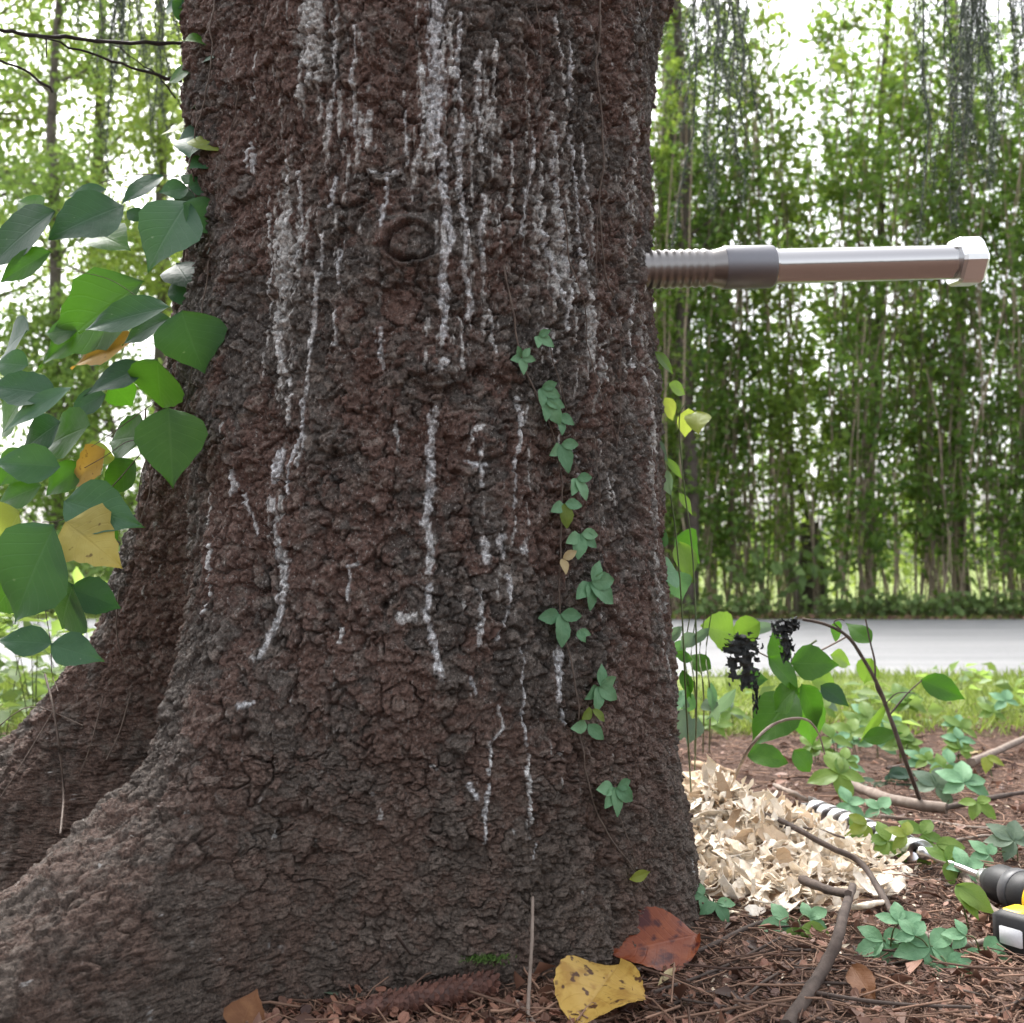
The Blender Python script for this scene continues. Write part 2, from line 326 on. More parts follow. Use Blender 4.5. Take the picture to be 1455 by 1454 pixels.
L = {
 'blue': leaf_mat('leaf_blue_green', (0.026, 0.078, 0.040), (0.046, 0.115, 0.060), (0.09, 0.16, 0.10), 0.25, (0.08, 0.21, 0.02), 0.5, 0.30, (0.2, 0.24, 0.18)),  # sky sheen on upturned blades is put into this bluish colour
 'dark': leaf_mat('leaf_dark_blue_green', (0.013, 0.042, 0.023), (0.028, 0.074, 0.042), (0.06, 0.11, 0.07), 0.2, (0.05, 0.15, 0.02), 0.5, 0.27, (0.18, 0.2, 0.15)),
 'green': leaf_mat('leaf_green', (0.022, 0.075, 0.008), (0.050, 0.125, 0.016), (0.10, 0.19, 0.05), 0.36, (0.075, 0.22, 0.012), 0.45),  # leaf green; on the vine, light coming through is put into it
 'light': leaf_mat('leaf_light_green', (0.085, 0.165, 0.026), (0.15, 0.235, 0.045), (0.2, 0.28, 0.09), 0.36, (0.20, 0.36, 0.035), 0.45),
 'pale': leaf_mat('leaf_pale_grey_green', (0.0802, 0.1304, 0.0865), (0.1461, 0.2025, 0.1398), (0.1987, 0.2488, 0.1861), 0.35, (0.1661, 0.2727, 0.1222), 0.5),
 'creeper': leaf_mat('leaf_creeper_green', (0.10, 0.225, 0.115), (0.165, 0.32, 0.17), (0.22, 0.38, 0.23), 0.25, (0.14, 0.32, 0.08), 0.5),
 'yellow': leaf_mat('leaf_yellow', (0.34, 0.27, 0.055), (0.44, 0.38, 0.12), (0.32, 0.24, 0.06), 0.3, (0.42, 0.34, 0.06), 0.5, 0.36, (0.10, 0.06, 0.02)),
 'ochre': leaf_mat('leaf_ochre', (0.2976, 0.1612, 0.0248), (0.4092, 0.2604, 0.0558), (0.3100, 0.1860, 0.0496), 0.35, (0.4340, 0.2604, 0.0372), 0.55, 0.38, (0.0868, 0.0434, 0.0186)),
 'cream': leaf_mat('leaf_cream', (0.4340, 0.3410, 0.1736), (0.5084, 0.4340, 0.2604), (0.4960, 0.4340, 0.3100), 0.3, None, 0.5),
 'red': leaf_mat('leaf_red_orange', (0.17, 0.040, 0.014), (0.32, 0.095, 0.03), (0.2, 0.05, 0.02), 0.1, None, 0.4, 0.0, blotch=(0.05, 0.008, 0.007)),
 'fallen': leaf_mat('leaf_fallen_yellow', (0.30, 0.16, 0.028), (0.42, 0.27, 0.065), (0.25, 0.14, 0.03), 0.1, None, 0.5, 0.42, (0.07, 0.03, 0.012), blotch=(0.30, 0.17, 0.035)),
 'brown': leaf_mat('leaf_fallen_brown', (0.1612, 0.0682, 0.0279), (0.3100, 0.1550, 0.0682), (0.1860, 0.0868, 0.0372), 0.15, None, 0.6),
 'yg': leaf_mat('leaf_yellow_green', (0.1313, 0.1940, 0.0278), (0.2481, 0.2919, 0.0474), (0.2751, 0.3253, 0.1058), 0.45, (0.3266, 0.4018, 0.0570), 0.45),
}

# ================================================================== SETTING: ground, road, verges
Y_ROAD0, Y_ROAD1 = 4.95, 9.8
def spaced(lo, hi, d, far):
    a = list(np.arange(lo, hi, d)); s = d; x = hi; up = []
    while x < far: up.append(x); s *= 1.28; x += s
    up.append(far); s = d; x = lo; dn = []
    while x > -far: s *= 1.28; x -= s; dn.append(max(x, -far))
    return np.array(dn[::-1] + a + up)
def gz(x, y):
    """ground height"""
    x = np.asarray(x, float); y = np.asarray(y, float)
    P = np.stack([x.ravel(), y.ravel(), np.zeros(x.size)], 1)
    near = (sstep(5.0, 3.4, P[:, 1])) * sstep(-6, -3, P[:, 0]) * sstep(8, 5, P[:, 0])
    h = 0.016 * fbm(P * 4.0, 2, 5) + 0.008 * fbm(P * 19, 2, 6)
    return (h * near).reshape(x.shape)
def gzs(x, y): return float(gz(np.array([x]), np.array([y]))[0])
xs = spaced(-1.3, 2.6, 0.022, 900); ys = spaced(0.7, 4.6, 0.022, 900)
GX, GY = np.meshgrid(xs, ys)
GZ = gz(GX, GY)
V = np.stack([GX.ravel(), GY.ravel(), GZ.ravel()], 1); nx = len(xs); ny = len(ys)
ii = (np.arange(ny - 1)[:, None] * nx + np.arange(nx - 1)).ravel()
F = np.stack([ii, ii + 1, ii + nx + 1, ii + nx], 1)
t = NT('forest_floor'); tc = t.n('TexCoord'); g = t.n('NewGeometry'); sx = t.n('SeparateXYZ'); t.l(g.outputs['Position'], sx.inputs[0])
n1 = t.n('TexNoise'); n1.inputs['Scale'].default_value = 28; n1.inputs['Detail'].default_value = 9; n1.inputs['Roughness'].default_value = 0.72; t.l(g.outputs['Position'], n1.inputs['Vector'])
n2 = t.n('TexNoise'); n2.inputs['Scale'].default_value = 2.5; n2.inputs['Detail'].default_value = 4; t.l(g.outputs['Position'], n2.inputs['Vector'])
lit = t.ramp(n1.outputs[0], [(0.3, (0.025, 0.017, 0.014)), (0.5, (0.075, 0.045, 0.034)), (0.72, (0.17, 0.115, 0.088))])
grs = t.ramp(n1.outputs[0], [(0.3, (0.06, 0.08, 0.02)), (0.7, (0.22, 0.27, 0.08))])
yv = t.math('ADD', sx.outputs[1], t.math('MULTIPLY', t.math('SUBTRACT', n2.outputs[0], 0.5), 1.6))
k = t.math('MULTIPLY', t.math('SUBTRACT', yv, 3.35), 3.0, clamp=True)
mx = t.n('MixRGB'); t.l(k, mx.inputs[0]); t.l(lit, mx.inputs[1]); t.l(grs, mx.inputs[2])
b = t.n('BsdfPrincipled'); t.l(mx.outputs[0], b.inputs['Base Color']); b.inputs['Roughness'].default_value = 0.95; b.inputs['Specular IOR Level'].default_value = 0.15
bp = t.n('Bump'); bp.inputs['Strength'].default_value = 0.8; bp.inputs['Distance'].default_value = 0.012; t.l(n1.outputs[0], bp.inputs['Height']); t.l(bp.outputs[0], b.inputs['Normal'])
tag(obj('ground', mesh('ground', V, F), t.out(b.outputs[0])), kind='structure')
# road: cambered sheet with rough worn edges
rx = np.arange(-45, 45.01, 0.12); ryf = np.array([0, 0.03, 0.3, 0.7, 1.0]); V = []
e0 = Y_ROAD0 + 0.10 * fbm(np.stack([rx * 1.3, rx * 0, rx * 0], 1), 3, 3); e1 = Y_ROAD1 + 0.10 * fbm(np.stack([rx * 1.3, rx * 0 + 9, rx * 0], 1), 3, 4)
for f, zz in zip(ryf, (0.004, 0.02, 0.05, 0.05, 0.008)):
    V.append(np.stack([rx, e0 * (1 - f) + e1 * f, np.full(len(rx), zz)], 1))
V = np.concatenate(V); n = len(rx); F = np.array([(i * n + j, i * n + j + 1, (i + 1) * n + j + 1, (i + 1) * n + j) for i in range(4) for j in range(n - 1)])
t = NT('worn_road'); g = t.n('NewGeometry'); mp = t.n('Mapping'); mp.inputs['Scale'].default_value = (0.25, 2.2, 1); t.l(g.outputs['Position'], mp.inputs[0])
n1 = t.n('TexNoise'); n1.inputs['Scale'].default_value = 2.0; n1.inputs['Detail'].default_value = 5; t.l(mp.outputs[0], n1.inputs['Vector'])
n2 = t.n('TexNoise'); n2.inputs['Scale'].default_value = 120; n2.inputs['Detail'].default_value = 3; t.l(g.outputs['Position'], n2.inputs['Vector'])
c1 = t.ramp(n1.outputs[0], [(0.3, (0.165, 0.165, 0.17)), (0.7, (0.225, 0.225, 0.225))]); c2 = t.ramp(n2.outputs[0], [(0.3, (0.8, 0.8, 0.8)), (0.7, (1.15, 1.15, 1.15))])
mx = t.n('MixRGB', blend_type='MULTIPLY'); mx.inputs[0].default_value = 1; t.l(c1, mx.inputs[1]); t.l(c2, mx.inputs[2])
b = t.n('BsdfPrincipled'); t.l(mx.outputs[0], b.inputs['Base Color']); b.inputs['Roughness'].default_value = 0.8
bp = t.n('Bump'); bp.inputs['Strength'].default_value = 0.4; bp.inputs['Distance'].default_value = 0.006; t.l(n2.outputs[0], bp.inputs['Height']); t.l(bp.outputs[0], b.inputs['Normal'])
tag(obj('road', mesh('road', V, F), t.out(b.outputs[0])), kind='structure')

# mass foliage: n leaf blades (two triangles folded on the midrib)
def blades(P, D, N, Ls, Ws, fold=0.25):
    D = D / (np.linalg.norm(D, axis=1)[:, None] + 1e-9); N = N - D * (N * D).sum(1)[:, None]; N /= np.linalg.norm(N, axis=1)[:, None] + 1e-9
    S = np.cross(D, N); Ls = np.broadcast_to(Ls, len(P))[:, None]; Ws = np.broadcast_to(Ws, len(P))[:, None]
    mid = P + D * Ls * 0.42 - N * Ws * fold
    V = np.stack([P, mid + S * Ws * .5 + N * Ws * fold * 2, P + D * Ls, mid - S * Ws * .5 + N * Ws * fold * 2], 1).reshape(-1, 3)
    k = np.arange(len(P)) * 4
    return V, np.concatenate([np.stack([k, k + 1, k + 2], 1), np.stack([k, k + 2, k + 3], 1)])
def rdir(n, up=0.0):
    d = rng.normal(size=(n, 3)); d[:, 2] += up; return d / np.linalg.norm(d, axis=1)[:, None]

# ================================================================== THE SPRUCE
X0, D0 = -0.150, 1.70
def interp_s(z, zs, vs):
    q = np.interp(z, zs, vs)
    return (q + np.interp(z - .03, zs, vs) + np.interp(z + .03, zs, vs)) / 3
def Rb(th, z):
    th = np.asarray(th, float); z = np.asarray(z, float)
    front = interp_s(z, [-.2, 0, .1, .3, .6, 1.0, 1.2, 1.5, 4, 9], [.44, .415, .395, .375, .368, .37, .378, .385, .33, .2])
    right = interp_s(z, [-.2, .0, .1, .33, .55, .75, 1.0, 1.2, 1.44, 2, 4, 9], [.47, .445, .43, .413, .398, .388, .372, .376, .402, .39, .33, .2])
    w = sstep(math.radians(20), math.radians(75), th) * sstep(math.radians(170), math.radians(120), th)
    r = front * (1 - w) + right * w
    c1 = interp_s(z, [-.2, -.05, 0, .08, .13, .18, .25, .4, .6, .9], [1.3, 1.1, .98, .82, .69, .58, .47, .405, .38, .36])
    w1 = np.exp(-(np.abs(th - R(-40)) / R(16)) ** 2.8)
    c2 = interp_s(z, [-.2, 0, .25, .41, .67, .88, 1.1, 1.3], [1.5, 1.15, .68, .55, .455, .405, .38, .36])
    w2 = np.exp(-(np.abs(th - R(-100)) / R(30)) ** 2.4)
    c3 = interp_s(z, [-.2, 0, .2, .5, .8], [1.2, .9, .56, .42, .36]); w3 = np.exp(-(np.abs(th - R(150)) / R(24)) ** 2.2)
    for c, wi in ((c1, w1), (c2, w2), (c3, w3)): r = r + wi * np.maximum(c - r, 0)
    # gully between the two left roots
    r = r - (0.07 + .20 * sstep(.5, .1, z)) * np.exp(-(np.abs(th - R(-72)) / R(10)) ** 2) * sstep(.95, .3, z)
    # lump of loose bark high on the right, hollow on the left edge
    r = r + 0.018 * np.exp(-((th - R(82)) / .16) ** 2 - ((z - 1.44) / .05) ** 2)
    return r
def on(th, z, r=None):
    r = Rb(th, z) if r is None else r
    return np.stack([X0 + r * np.sin(th), D0 - r * np.cos(th), np.asarray(z, float)], -1)
def hit(px, py):
    d = ray(px, py); tt = np.arange(.75, 2.4, .0015); P = CAM + d * tt[:, None]
    q = P - np.array([X0, D0, 0]); th = np.arctan2(q[:, 0], -q[:, 1]); rr = np.hypot(q[:, 0], q[:, 1])
    k = np.nonzero(rr < Rb(th, P[:, 2]))[0]
    if not len(k):
        k = [np.argmin(rr - Rb(th, P[:, 2]))]
    return float(th[k[0]]), float(P[k[0], 2]), P[k[0]]
TH = np.concatenate([np.arange(R(-120), R(-88), .0040), np.arange(R(-88), R(-62), .0026), np.arange(R(-62), R(-20), .0029), np.arange(R(-20), R(90), .0050), np.linspace(R(90), R(240), 70)])
ZZ = np.concatenate([np.arange(-.10, .30, .0010), np.arange(.30, 1.52, .0022)])
nt, nz_ = len(TH), len(ZZ)
TG, ZG = np.meshgrid(TH, ZZ); P0 = on(TG, ZG)
du = np.gradient(P0, axis=1); dv = np.gradient(P0, axis=0)
NR = np.cross(du, dv); NR /= np.linalg.norm(NR, axis=2)[..., None] + 1e-12
Pf = P0.reshape(-1, 3).astype(np.float32)
th_f = TG.ravel().astype(np.float32); z_f = ZG.ravel().astype(np.float32); u_f = th_f * .38
# -- bark relief
warp = np.stack([fbm(Pf * 32, 2, 21), fbm(Pf * 32, 2, 31), fbm(Pf * 32, 2, 41)], 1)
wfine = np.stack([perlin(Pf * 110, 22), perlin(Pf * 110, 32), perlin(Pf * 110, 42)], 1)
right_w = sstep(.10, .26, u_f)              # long vertical fissures towards the right flank
sc = np.array([1, 1, 1], np.float32)
PA = Pf + warp * .0115 + wfine * .0038
PA[:, 2] *= .95
F1, F2, IDA, DXA, DZA = voronoi(PA * 30, 1)
edgeA = sstep(.01, .10, F2 - F1); rA = rnd(IDA)
PB = Pf + warp * .007 + wfine * .0045; PB[:, 2] *= 1.2
F1b, F2b, IDB, DXB, DZB = voronoi(PB * 82, 2)
edgeB = sstep(.0, .10, F2b - F1b); rB = rnd(IDB)
big = fbm(Pf * np.array([7, 7, 3.2]), 3, 50); rug = fbm(Pf * 55, 3, 60); fine = fbm(Pf * 210, 2, 70, .6)
wr = 1 - np.abs(fbm(Pf * np.array([38, 38, 150]) + warp * .6, 2, 80)) * 2      # crosswise wrinkles
soft = sstep(.35, .05, z_f) * .3                                                 # the foot is smoother, crumbly
shed = sstep(.1, .5, fbm(Pf * np.array([11, 11, 8]), 2, 55))                       # where outer scales have come off
h = .015 * big + .006 * fbm(Pf * np.array([13, 13, 8]), 2, 51) + (1 - soft) * (-.0088 * (1 - edgeA) * sstep(-.45, .40, fbm(Pf * 24, 2, 57)) + .0068 * (rA - .4) * (1 - .6 * shed) - .0050 * edgeA * DZA * (.2 + rnd(IDA, 1)) - .004 * DXA * (rnd(IDA, 2) - .5))
h += (1 - .4 * soft) * (.0052 * (rB - .5) * (.5 + .7 * rA) - .0026 * DZB * (.3 + rnd(IDB, 1)) - .0026 * (1 - edgeB)) + .0016 * rug + .0013 * fine + .0010 * np.clip(wr, -1, 1)
h -= .0050 * sstep(.60, 1.0, 1 - np.abs(perlin(Pf * np.array([30, 30, 8]) + warp * .8, 90)) * 3.4) * (.35 + .9 * right_w)
# -- knots
def uv_of(px, py):
    th, z, _ = hit(px, py); return th * .38, z
shade_ring = np.zeros_like(h)
for (px, py, rx_, rz_, kind) in ((585, 347, .040, .025, 'eye'), (625, 520, .036, .022, 'boss'), (685, 620, .03, .022, 'boss'), (860, 340, .03, .05, 'scar'), (480, 628, .022, .012, 'boss')):
    cu, cv = uv_of(px, py); dd = np.sqrt(((u_f - cu) / rx_) ** 2 + ((z_f - cv) / rz_) ** 2) + rug * .10
    sel = dd < 5
    if kind == 'eye':
        dd = dd + .22 * fbm(Pf * np.array([22, 22, 22]), 2, 333) + .12 * np.abs(u_f - cu) / rx_ * (u_f < cu)
        keep = sstep(.8, 2.4, dd); base = .015 * big
        h = np.where(sel, base + (h - base) * (.55 + .45 * keep), h)
        ang = np.arctan2(z_f - cv, u_f - cu); h += (.004 + .006 * np.cos(ang - 2.0) ** 2 * (1 + .8 * rug)) * np.exp(-((dd - 1.2) / .28) ** 2) - (.006 + .010 * np.sin(ang * .5 - .5) ** 2) * np.exp(-((dd - .9) / .13) ** 2) + .003 * (dd < .75) * (1 + rug)
        h += .0026 * np.sin(dd * 13) * np.exp(-((dd - 2.0) / 1.0) ** 2) + .0010 * np.sin(dd * 30) * (dd < .7)
        h += .012 * np.exp(-(dd / 2.4) ** 2)
    elif kind == 'boss':
        h += .013 * np.exp(-(dd / 1.0) ** 2) - .007 * np.exp(-((dd - 1.5) / .3) ** 2) * (z_f < cv)
        h += .0022 * np.sin(dd * 12) * np.exp(-((dd - 1.2) / .8) ** 2)
    else:
        h -= .006 * np.exp(-((dd - 1.0) / .25) ** 2)
for (px, py, r_, dep) in ((283, 607, .014, .03), (520, 247, .004, .012), (733, 178, .0045, .012), (750, 180, .0045, .012), (766, 182, .005, .012), (790, 180, .005, .012), (792, 152, .006, .014), (545, 860, .005, .012), (660, 800, .004, .01), (578, 800, .004, .01)):
    cu, cv = uv_of(px, py); dd = np.hypot(u_f - cu, (z_f - cv)) / r_
    h -= dep * np.exp(-dd ** 4)
# -- bark colour (what the bark itself has: grey outer scales, red-brown where scales came off, grey lichen crust)
n_lo = fbm(Pf * np.array([9, 9, 5]), 3, 100); n_mid = fbm(Pf * 45, 3, 110)
grey = np.array([.138, .118, .103]); dark = np.array([.038, .032, .028]); red = np.array([.162, .090, .070]); tan = np.array([.27, .225, .19])
C = dark + (grey - dark) * np.clip(.15 + .55 * rA + .5 * rnd(IDB, 8) + .35 * n_mid, 0, 1)[:, None]
mr = sstep(.44, .84, .34 * rnd(IDA, 3) + .30 * rnd(IDB, 3) + .34 + .50 * n_lo) * .72
C = C + (red - C) * mr[:, None]
mt = sstep(.80, .95, rnd(IDB, 5)) * .45; C = C + (tan - C) * mt[:, None]
ed = sstep(.10, .02, F2b - F1b) * .0
low = sstep(.55, .05, z_f) * .55; C = C + (np.array([.118, .086, .066]) - C) * low[:, None]
# lichen crust: broken vertical flecks, thickest in the bands the photograph shows
band = np.zeros_like(h)
for (px, py, su, sv, a) in ((440, 60, .045, .12, .9), (400, 330, .05, .16, 1.0), (395, 480, .035, .12, .9), (480, 200, .05, .16, .65), (625, 200, .05, .22, .75), (690, 230, .05, .2, .8), (790, 330, .05, .28, .85), (840, 450, .045, .22, .75), (760, 120, .06, .14, .6), (900, 300, .04, .35, .7), (930, 620, .03, .3, .9), (955, 900, .025, .25, .7), (260, 200, .03, .25, .85), (700, 800, .06, .10, .35), (620, 700, .03, .25, .3), (400, 780, .03, .12, .5), (640, 470, .06, .06, .5), (500, 60, .08, .1, .5), (870, 750, .05, .3, .3)):
    cu, cv = uv_of(px, py); band = np.maximum(band, a * np.exp(-((u_f - cu) / su) ** 2 - ((z_f - cv) / sv) ** 2))
band = np.maximum(band, .16 * sstep(.0, 1.0, z_f))
fl = fbm(Pf * np.array([120, 120, 34]), 3, 120, .6); fl2 = perlin(Pf * np.array([330, 330, 130]), 130)
drip = perlin(np.stack([Pf[:, 0] * 105 + .5 * rug, Pf[:, 1] * 105 + .5 * rug, Pf[:, 2] * 7], 1), 121) + .45 * perlin(np.stack([Pf[:, 0] * 230, Pf[:, 1] * 230, Pf[:, 2] * 16], 1), 122)
crust = sstep(.41, .58, .52 * band + .42 * fl + .16 * fl2 + .26 * (rnd(IDB, 7) - .5))
dr = sstep(.62, .74, .62 * band + .52 * drip + .26 * fl + .14 * fl2 + .12)
C = C + (np.array([.30, .285, .262]) - C) * (crust * (.35 + .55 * rnd(IDB, 9)))[:, None]
C = C + (np.array([.58, .57, .545]) - C) * (dr * .85)[:, None]
lich = np.maximum(crust * .6, dr)
dots = sstep(.80, .9, perlin(Pf * 95, 140)) * .7; C = C + (np.array([.28, .27, .26]) - C) * dots[:, None]
h += .0010 * lich
# -- resin runs: pale crusts that ran down the bark, each its own piece
RUNS = [([(400, 225), (404, 300), (392, 360), (398, 420)], 5), ([(418, 240), (424, 310), (415, 380)], 4), ([(385, 430), (390, 500), (410, 545)], 6), ([(372, 300), (378, 380), (370, 450)], 4), ([(470, 30), (474, 110), (466, 190)], 4), ([(505, 40), (500, 130), (508, 200)], 4), ([(640, 30), (642, 110)], 5), ([(600, 90), (604, 170), (598, 215)], 6), ([(705, 60), (702, 160)], 4), ([(730, 200), (728, 300)], 4), ([(770, 230), (774, 300), (768, 340)], 4), ([(806, 330), (812, 420), (806, 470)], 5), ([(835, 200), (838, 290)], 4), ([(860, 470), (864, 540)], 4), ([(890, 150), (905, 185), (912, 200)], 5), ([(900, 420), (905, 520)], 4), ([(780, 470), (790, 520)], 5), ([(812, 60), (818, 140)], 4), ([(790, 20), (800, 90)], 4), ([(575, 150), (580, 230)], 3), ([(430, 620), (420, 660)], 5), ([(655, 450), (660, 520)], 4), ([(700, 440), (705, 500)], 4), ([(920, 250), (924, 330)], 4), ([(622, -10), (615, 60), (622, 120), (615, 190), (630, 235)], 19), ([(630, 240), (632, 290), (640, 340), (628, 380), (632, 425), (630, 475)], 10),
 ([(618, 585), (612, 640), (614, 690), (605, 735)], 11), ([(606, 745), (614, 780), (608, 815)], 10), ([(612, 830), (606, 870), (618, 920), (627, 965)], 7),
 ([(432, -5), (438, 40), (430, 90), (436, 110)], 12), ([(458, 330), (452, 390), (444, 450), (440, 500), (432, 560)], 5), ([(428, 570), (425, 620), (405, 660), (404, 700)], 6),
 ([(384, 715), (386, 750), (398, 790), (400, 835)], 12), ([(398, 845), (392, 880), (378, 905), (366, 935)], 8), ([(395, 640), (388, 680)], 9),
 ([(655, 20), (650, 90), (656, 170), (652, 240), (660, 320)], 6), ([(662, 330), (658, 380), (672, 430), (668, 450)], 7), ([(683, 70), (678, 150), (684, 215)], 6), ([(690, 280), (684, 340), (690, 380)], 6),
 ([(760, 190), (757, 240), (748, 300), (747, 330)], 5), ([(790, 188), (787, 240), (796, 300), (800, 350)], 5), ([(815, 195), (822, 250), (820, 320), (832, 380)], 6), ([(772, 330), (790, 380), (800, 430)], 8), ([(840, 400), (845, 450), (850, 490)], 6),
 ([(740, 565), (742, 600), (736, 640)], 5), ([(733, 645), (731, 680), (728, 722)], 4), ([(752, 575), (746, 600)], 4), ([(732, 735), (728, 775)], 3),
 ([(662, 655), (672, 662), (690, 660)], 6), ([(665, 640), (668, 615), (684, 605)], 5), ([(682, 640), (684, 690)], 4), ([(690, 770), (692, 795)], 9), ([(712, 765), (714, 790)], 9), ([(742, 765), (745, 785)], 6),
 ([(682, 840), (684, 880), (680, 920)], 6), ([(722, 820), (722, 865), (706, 905)], 5), ([(738, 920), (742, 980), (748, 1060)], 3), ([(750, 1070), (754, 1130), (756, 1175)], 3), ([(708, 1005), (716, 1035), (700, 1055), (696, 1100)], 4), ([(696, 1115), (692, 1150), (690, 1200)], 4), ([(762, 1200), (760, 1225)], 3),
 ([(800, 925), (797, 955), (795, 995)], 9), ([(806, 1010), (808, 1030)], 4), ([(524, 245), (550, 248), (570, 244)], 5), ([(550, 255), (548, 290), (543, 325)], 5), ([(540, 470), (540, 495), (543, 522)], 7), ([(526, 160), (522, 210)], 6), ([(487, 345), (480, 375), (484, 400)], 5), ([(476, 445), (474, 490)], 6), ([(475, 250), (470, 290)], 5),
 ([(347, 700), (348, 730), (356, 755)], 5), ([(292, 700), (294, 725), (288, 742)], 5), ([(296, 775), (294, 820), (296, 845)], 6), ([(292, 860), (282, 870)], 6), ([(565, 880), (590, 878)], 10), ([(494, 805), (494, 855)], 4), ([(510, 800), (498, 806)], 4), ([(483, 895), (481, 912)], 5), ([(340, 200), (340, 230)], 9), ([(348, 215), (350, 242)], 4), ([(635, 515), (620, 525)], 7), ([(325, 670), (332, 690), (326, 700)], 7), ([(562, 600), (566, 640)], 3), ([(668, 1115), (678, 1135)], 6), ([(613, 1090), (620, 1095)], 6), ([(345, 1005), (360, 1000)], 6), ([(670, 965), (676, 985)], 5), ([(410, 560), (405, 600)], 5)]
mask = np.zeros_like(h); sid = np.full(len(h), -1, np.int32)
rn = fbm(Pf * np.array([75, 75, 40]), 3, 150, .6); rn2 = perlin(Pf * np.array([240, 240, 160]), 160)
for q, (pts, wpx) in enumerate(RUNS):
    uvp = np.array([uv_of(*p) for p in pts]); w = wpx * .95 / FP
    sel = np.nonzero((u_f > uvp[:, 0].min() - 4 * w) & (u_f < uvp[:, 0].max() + 4 * w) & (z_f > uvp[:, 1].min() - 3 * w) & (z_f < uvp[:, 1].max() + 3 * w))[0]
    p = np.stack([u_f[sel] + .0035 * rn[sel], z_f[sel]], 1); dmin = np.full(len(sel), 9.0)
    for a, b_ in zip(uvp[:-1], uvp[1:]):
        ab = b_ - a; tt = np.clip(((p - a) @ ab) / (ab @ ab + 1e-12), 0, 1); dmin = np.minimum(dmin, np.hypot(*(p - a - tt[:, None] * ab).T))
    m = 1.20 - .85 * dmin / w + .60 * rn[sel] + .45 * rn2[sel] + .30 * (rnd(IDB[sel], 11) - .5)
    up_ = m > np.maximum(mask[sel], .38)
    sid[sel[up_]] = q; mask[sel] = np.maximum(mask[sel], m)
res = sstep(.30, .75, mask) * (sid >= 0)
wht = np.array([.78, .775, .75]) * (1 - .0 * res[:, None]); bl = rnd((sid + 2).astype(np.int64).astype(M32), 3)[:, None]
wht = wht + (np.array([.73, .735, .75]) - wht) * bl
wht = wht * (.50 + .75 * np.clip(.5 + .8 * rn2 + .5 * fine, 0, 1))[:, None]
C = C + (wht - C) * (res * .92)[:, None]
h += res * (.0016 + .0015 * rn2 + .0008 * fine)
h -= .0055
fade = np.where(th_f > R(91), 0.4, 1.0); h = h * fade
PD = P0 + NR * h.reshape(P0.shape[:2])[..., None]
PDf = PD.reshape(-1, 3)
def skin(px, py, off=0.004):
    """point on the real bark under a photo pixel, off metres proud of it"""
    th, z, p = hit(px, py); j = int(np.argmin(abs(TH - th))); i = int(np.argmin(abs(ZZ - z)))
    a = slice(max(i - 4, 0), i + 5); c = slice(max(j - 4, 0), j + 5); n = NR[i, j]
    k = ((PD[a, c] - P0[i, j]) @ n).max()
    return P0[i, j] + n * (k + off), n
def skin_path(pts, off=.0015, n=6):
    q = smooth_path(np.array(pts, float), n); k = len(q); q[:, 0] += 1.6 * perlin(np.stack([np.arange(k) * .37, np.full(k, pts[0][0] * .11), np.zeros(k)], 1), 5)
    P = np.array([skin(x, y, off)[0] for x, y in q]); P[1:-1] = (P[:-2] + 2 * P[1:-1] + P[2:]) / 4
    for e_ in (0, -1): P[e_] = P[e_] + np.array([0, .006, 0])
    return P
spruce = empty('spruce_tree', (X0, D0, 0), 'huge old spruce trunk with scaly brown bark and white resin runs, bolt driven in', 'tree')
ii = (np.arange(nz_ - 1)[:, None] * nt + np.arange(nt - 1)).ravel()
FQ = np.stack([ii, ii + 1, ii + nt + 1, ii + nt], 1)
COL4 = np.concatenate([np.clip(C, .01, .9), (1 - .8 * sstep(.55, .12, z_f))[:, None]], 1).astype(np.float32)   # alpha: how much pale lichen grit the bark carries
fs = sid[FQ].max(1); okr = (mask[FQ].max(1) > .42) & (fs >= 0)
gid = np.full(len(FQ), -1, np.int64)
fid = IDA[FQ[:, 0]].astype(np.int64)
cent_u = u_f[FQ[:, 0]]; cent_z = z_f[FQ[:, 0]]
cand = (cent_u > -.40) & (cent_u < .44) & (cent_z > .02) & (cent_z < 1.46) & ~okr
uq, cnt = np.unique(fid[cand], return_counts=True); top = uq[np.argsort(-cnt)[:300]]
isp = np.isin(fid, top) & cand
gid[isp] = fid[isp] + 1000; gid[okr] = fs[okr]
def sub(faces):
    vi, inv = np.unique(faces.ravel(), return_inverse=True)
    return vi, inv.reshape(faces.shape)
rest = FQ[gid < 0]; vi, f = sub(rest)
trunk = obj('trunk', mesh('trunk', PDf[vi] - ORG[spruce.name], f, colr=COL4[vi]), BARK, spruce)
order = np.argsort(gid, kind='stable'); gs = gid[order]; st = np.searchsorted(gs, np.unique(gs[gs >= 0]))
st = list(st) + [len(gs)]
for a, b_ in zip(st[:-1], st[1:]):
    f = FQ[order[a:b_]]; vi, f2 = sub(f); g0 = gs[a]
    nm = 'resin_run' if g0 < 1000 else 'bark_plate'
    obj(nm, mesh(nm, PDf[vi] - ORG[spruce.name], f2, colr=COL4[vi]), BARK, trunk)
# upper trunk above the picture, coarse
th2 = np.linspace(-math.pi, math.pi, 72); z2 = np.concatenate([[1.505], np.arange(1.56, 9, .12)]); T2, Z2 = np.meshgrid(th2, z2); PU = on(T2, Z2).reshape(-1, 3)
PU[:, :2] += (PU[:, :2] - np.array([X0, D0])) * (.02 * fbm(PU * 9, 3, 200) - .01)[:, None]
i2 = (np.arange(len(z2) - 1)[:, None] * 72 + np.arange(71)).ravel()
part('upper_trunk', PU, np.stack([i2, i2 + 1, i2 + 73, i2 + 72], 1), BARK, spruce, colr=np.tile([.042, .034, .03, 1], (len(PU), 1)))
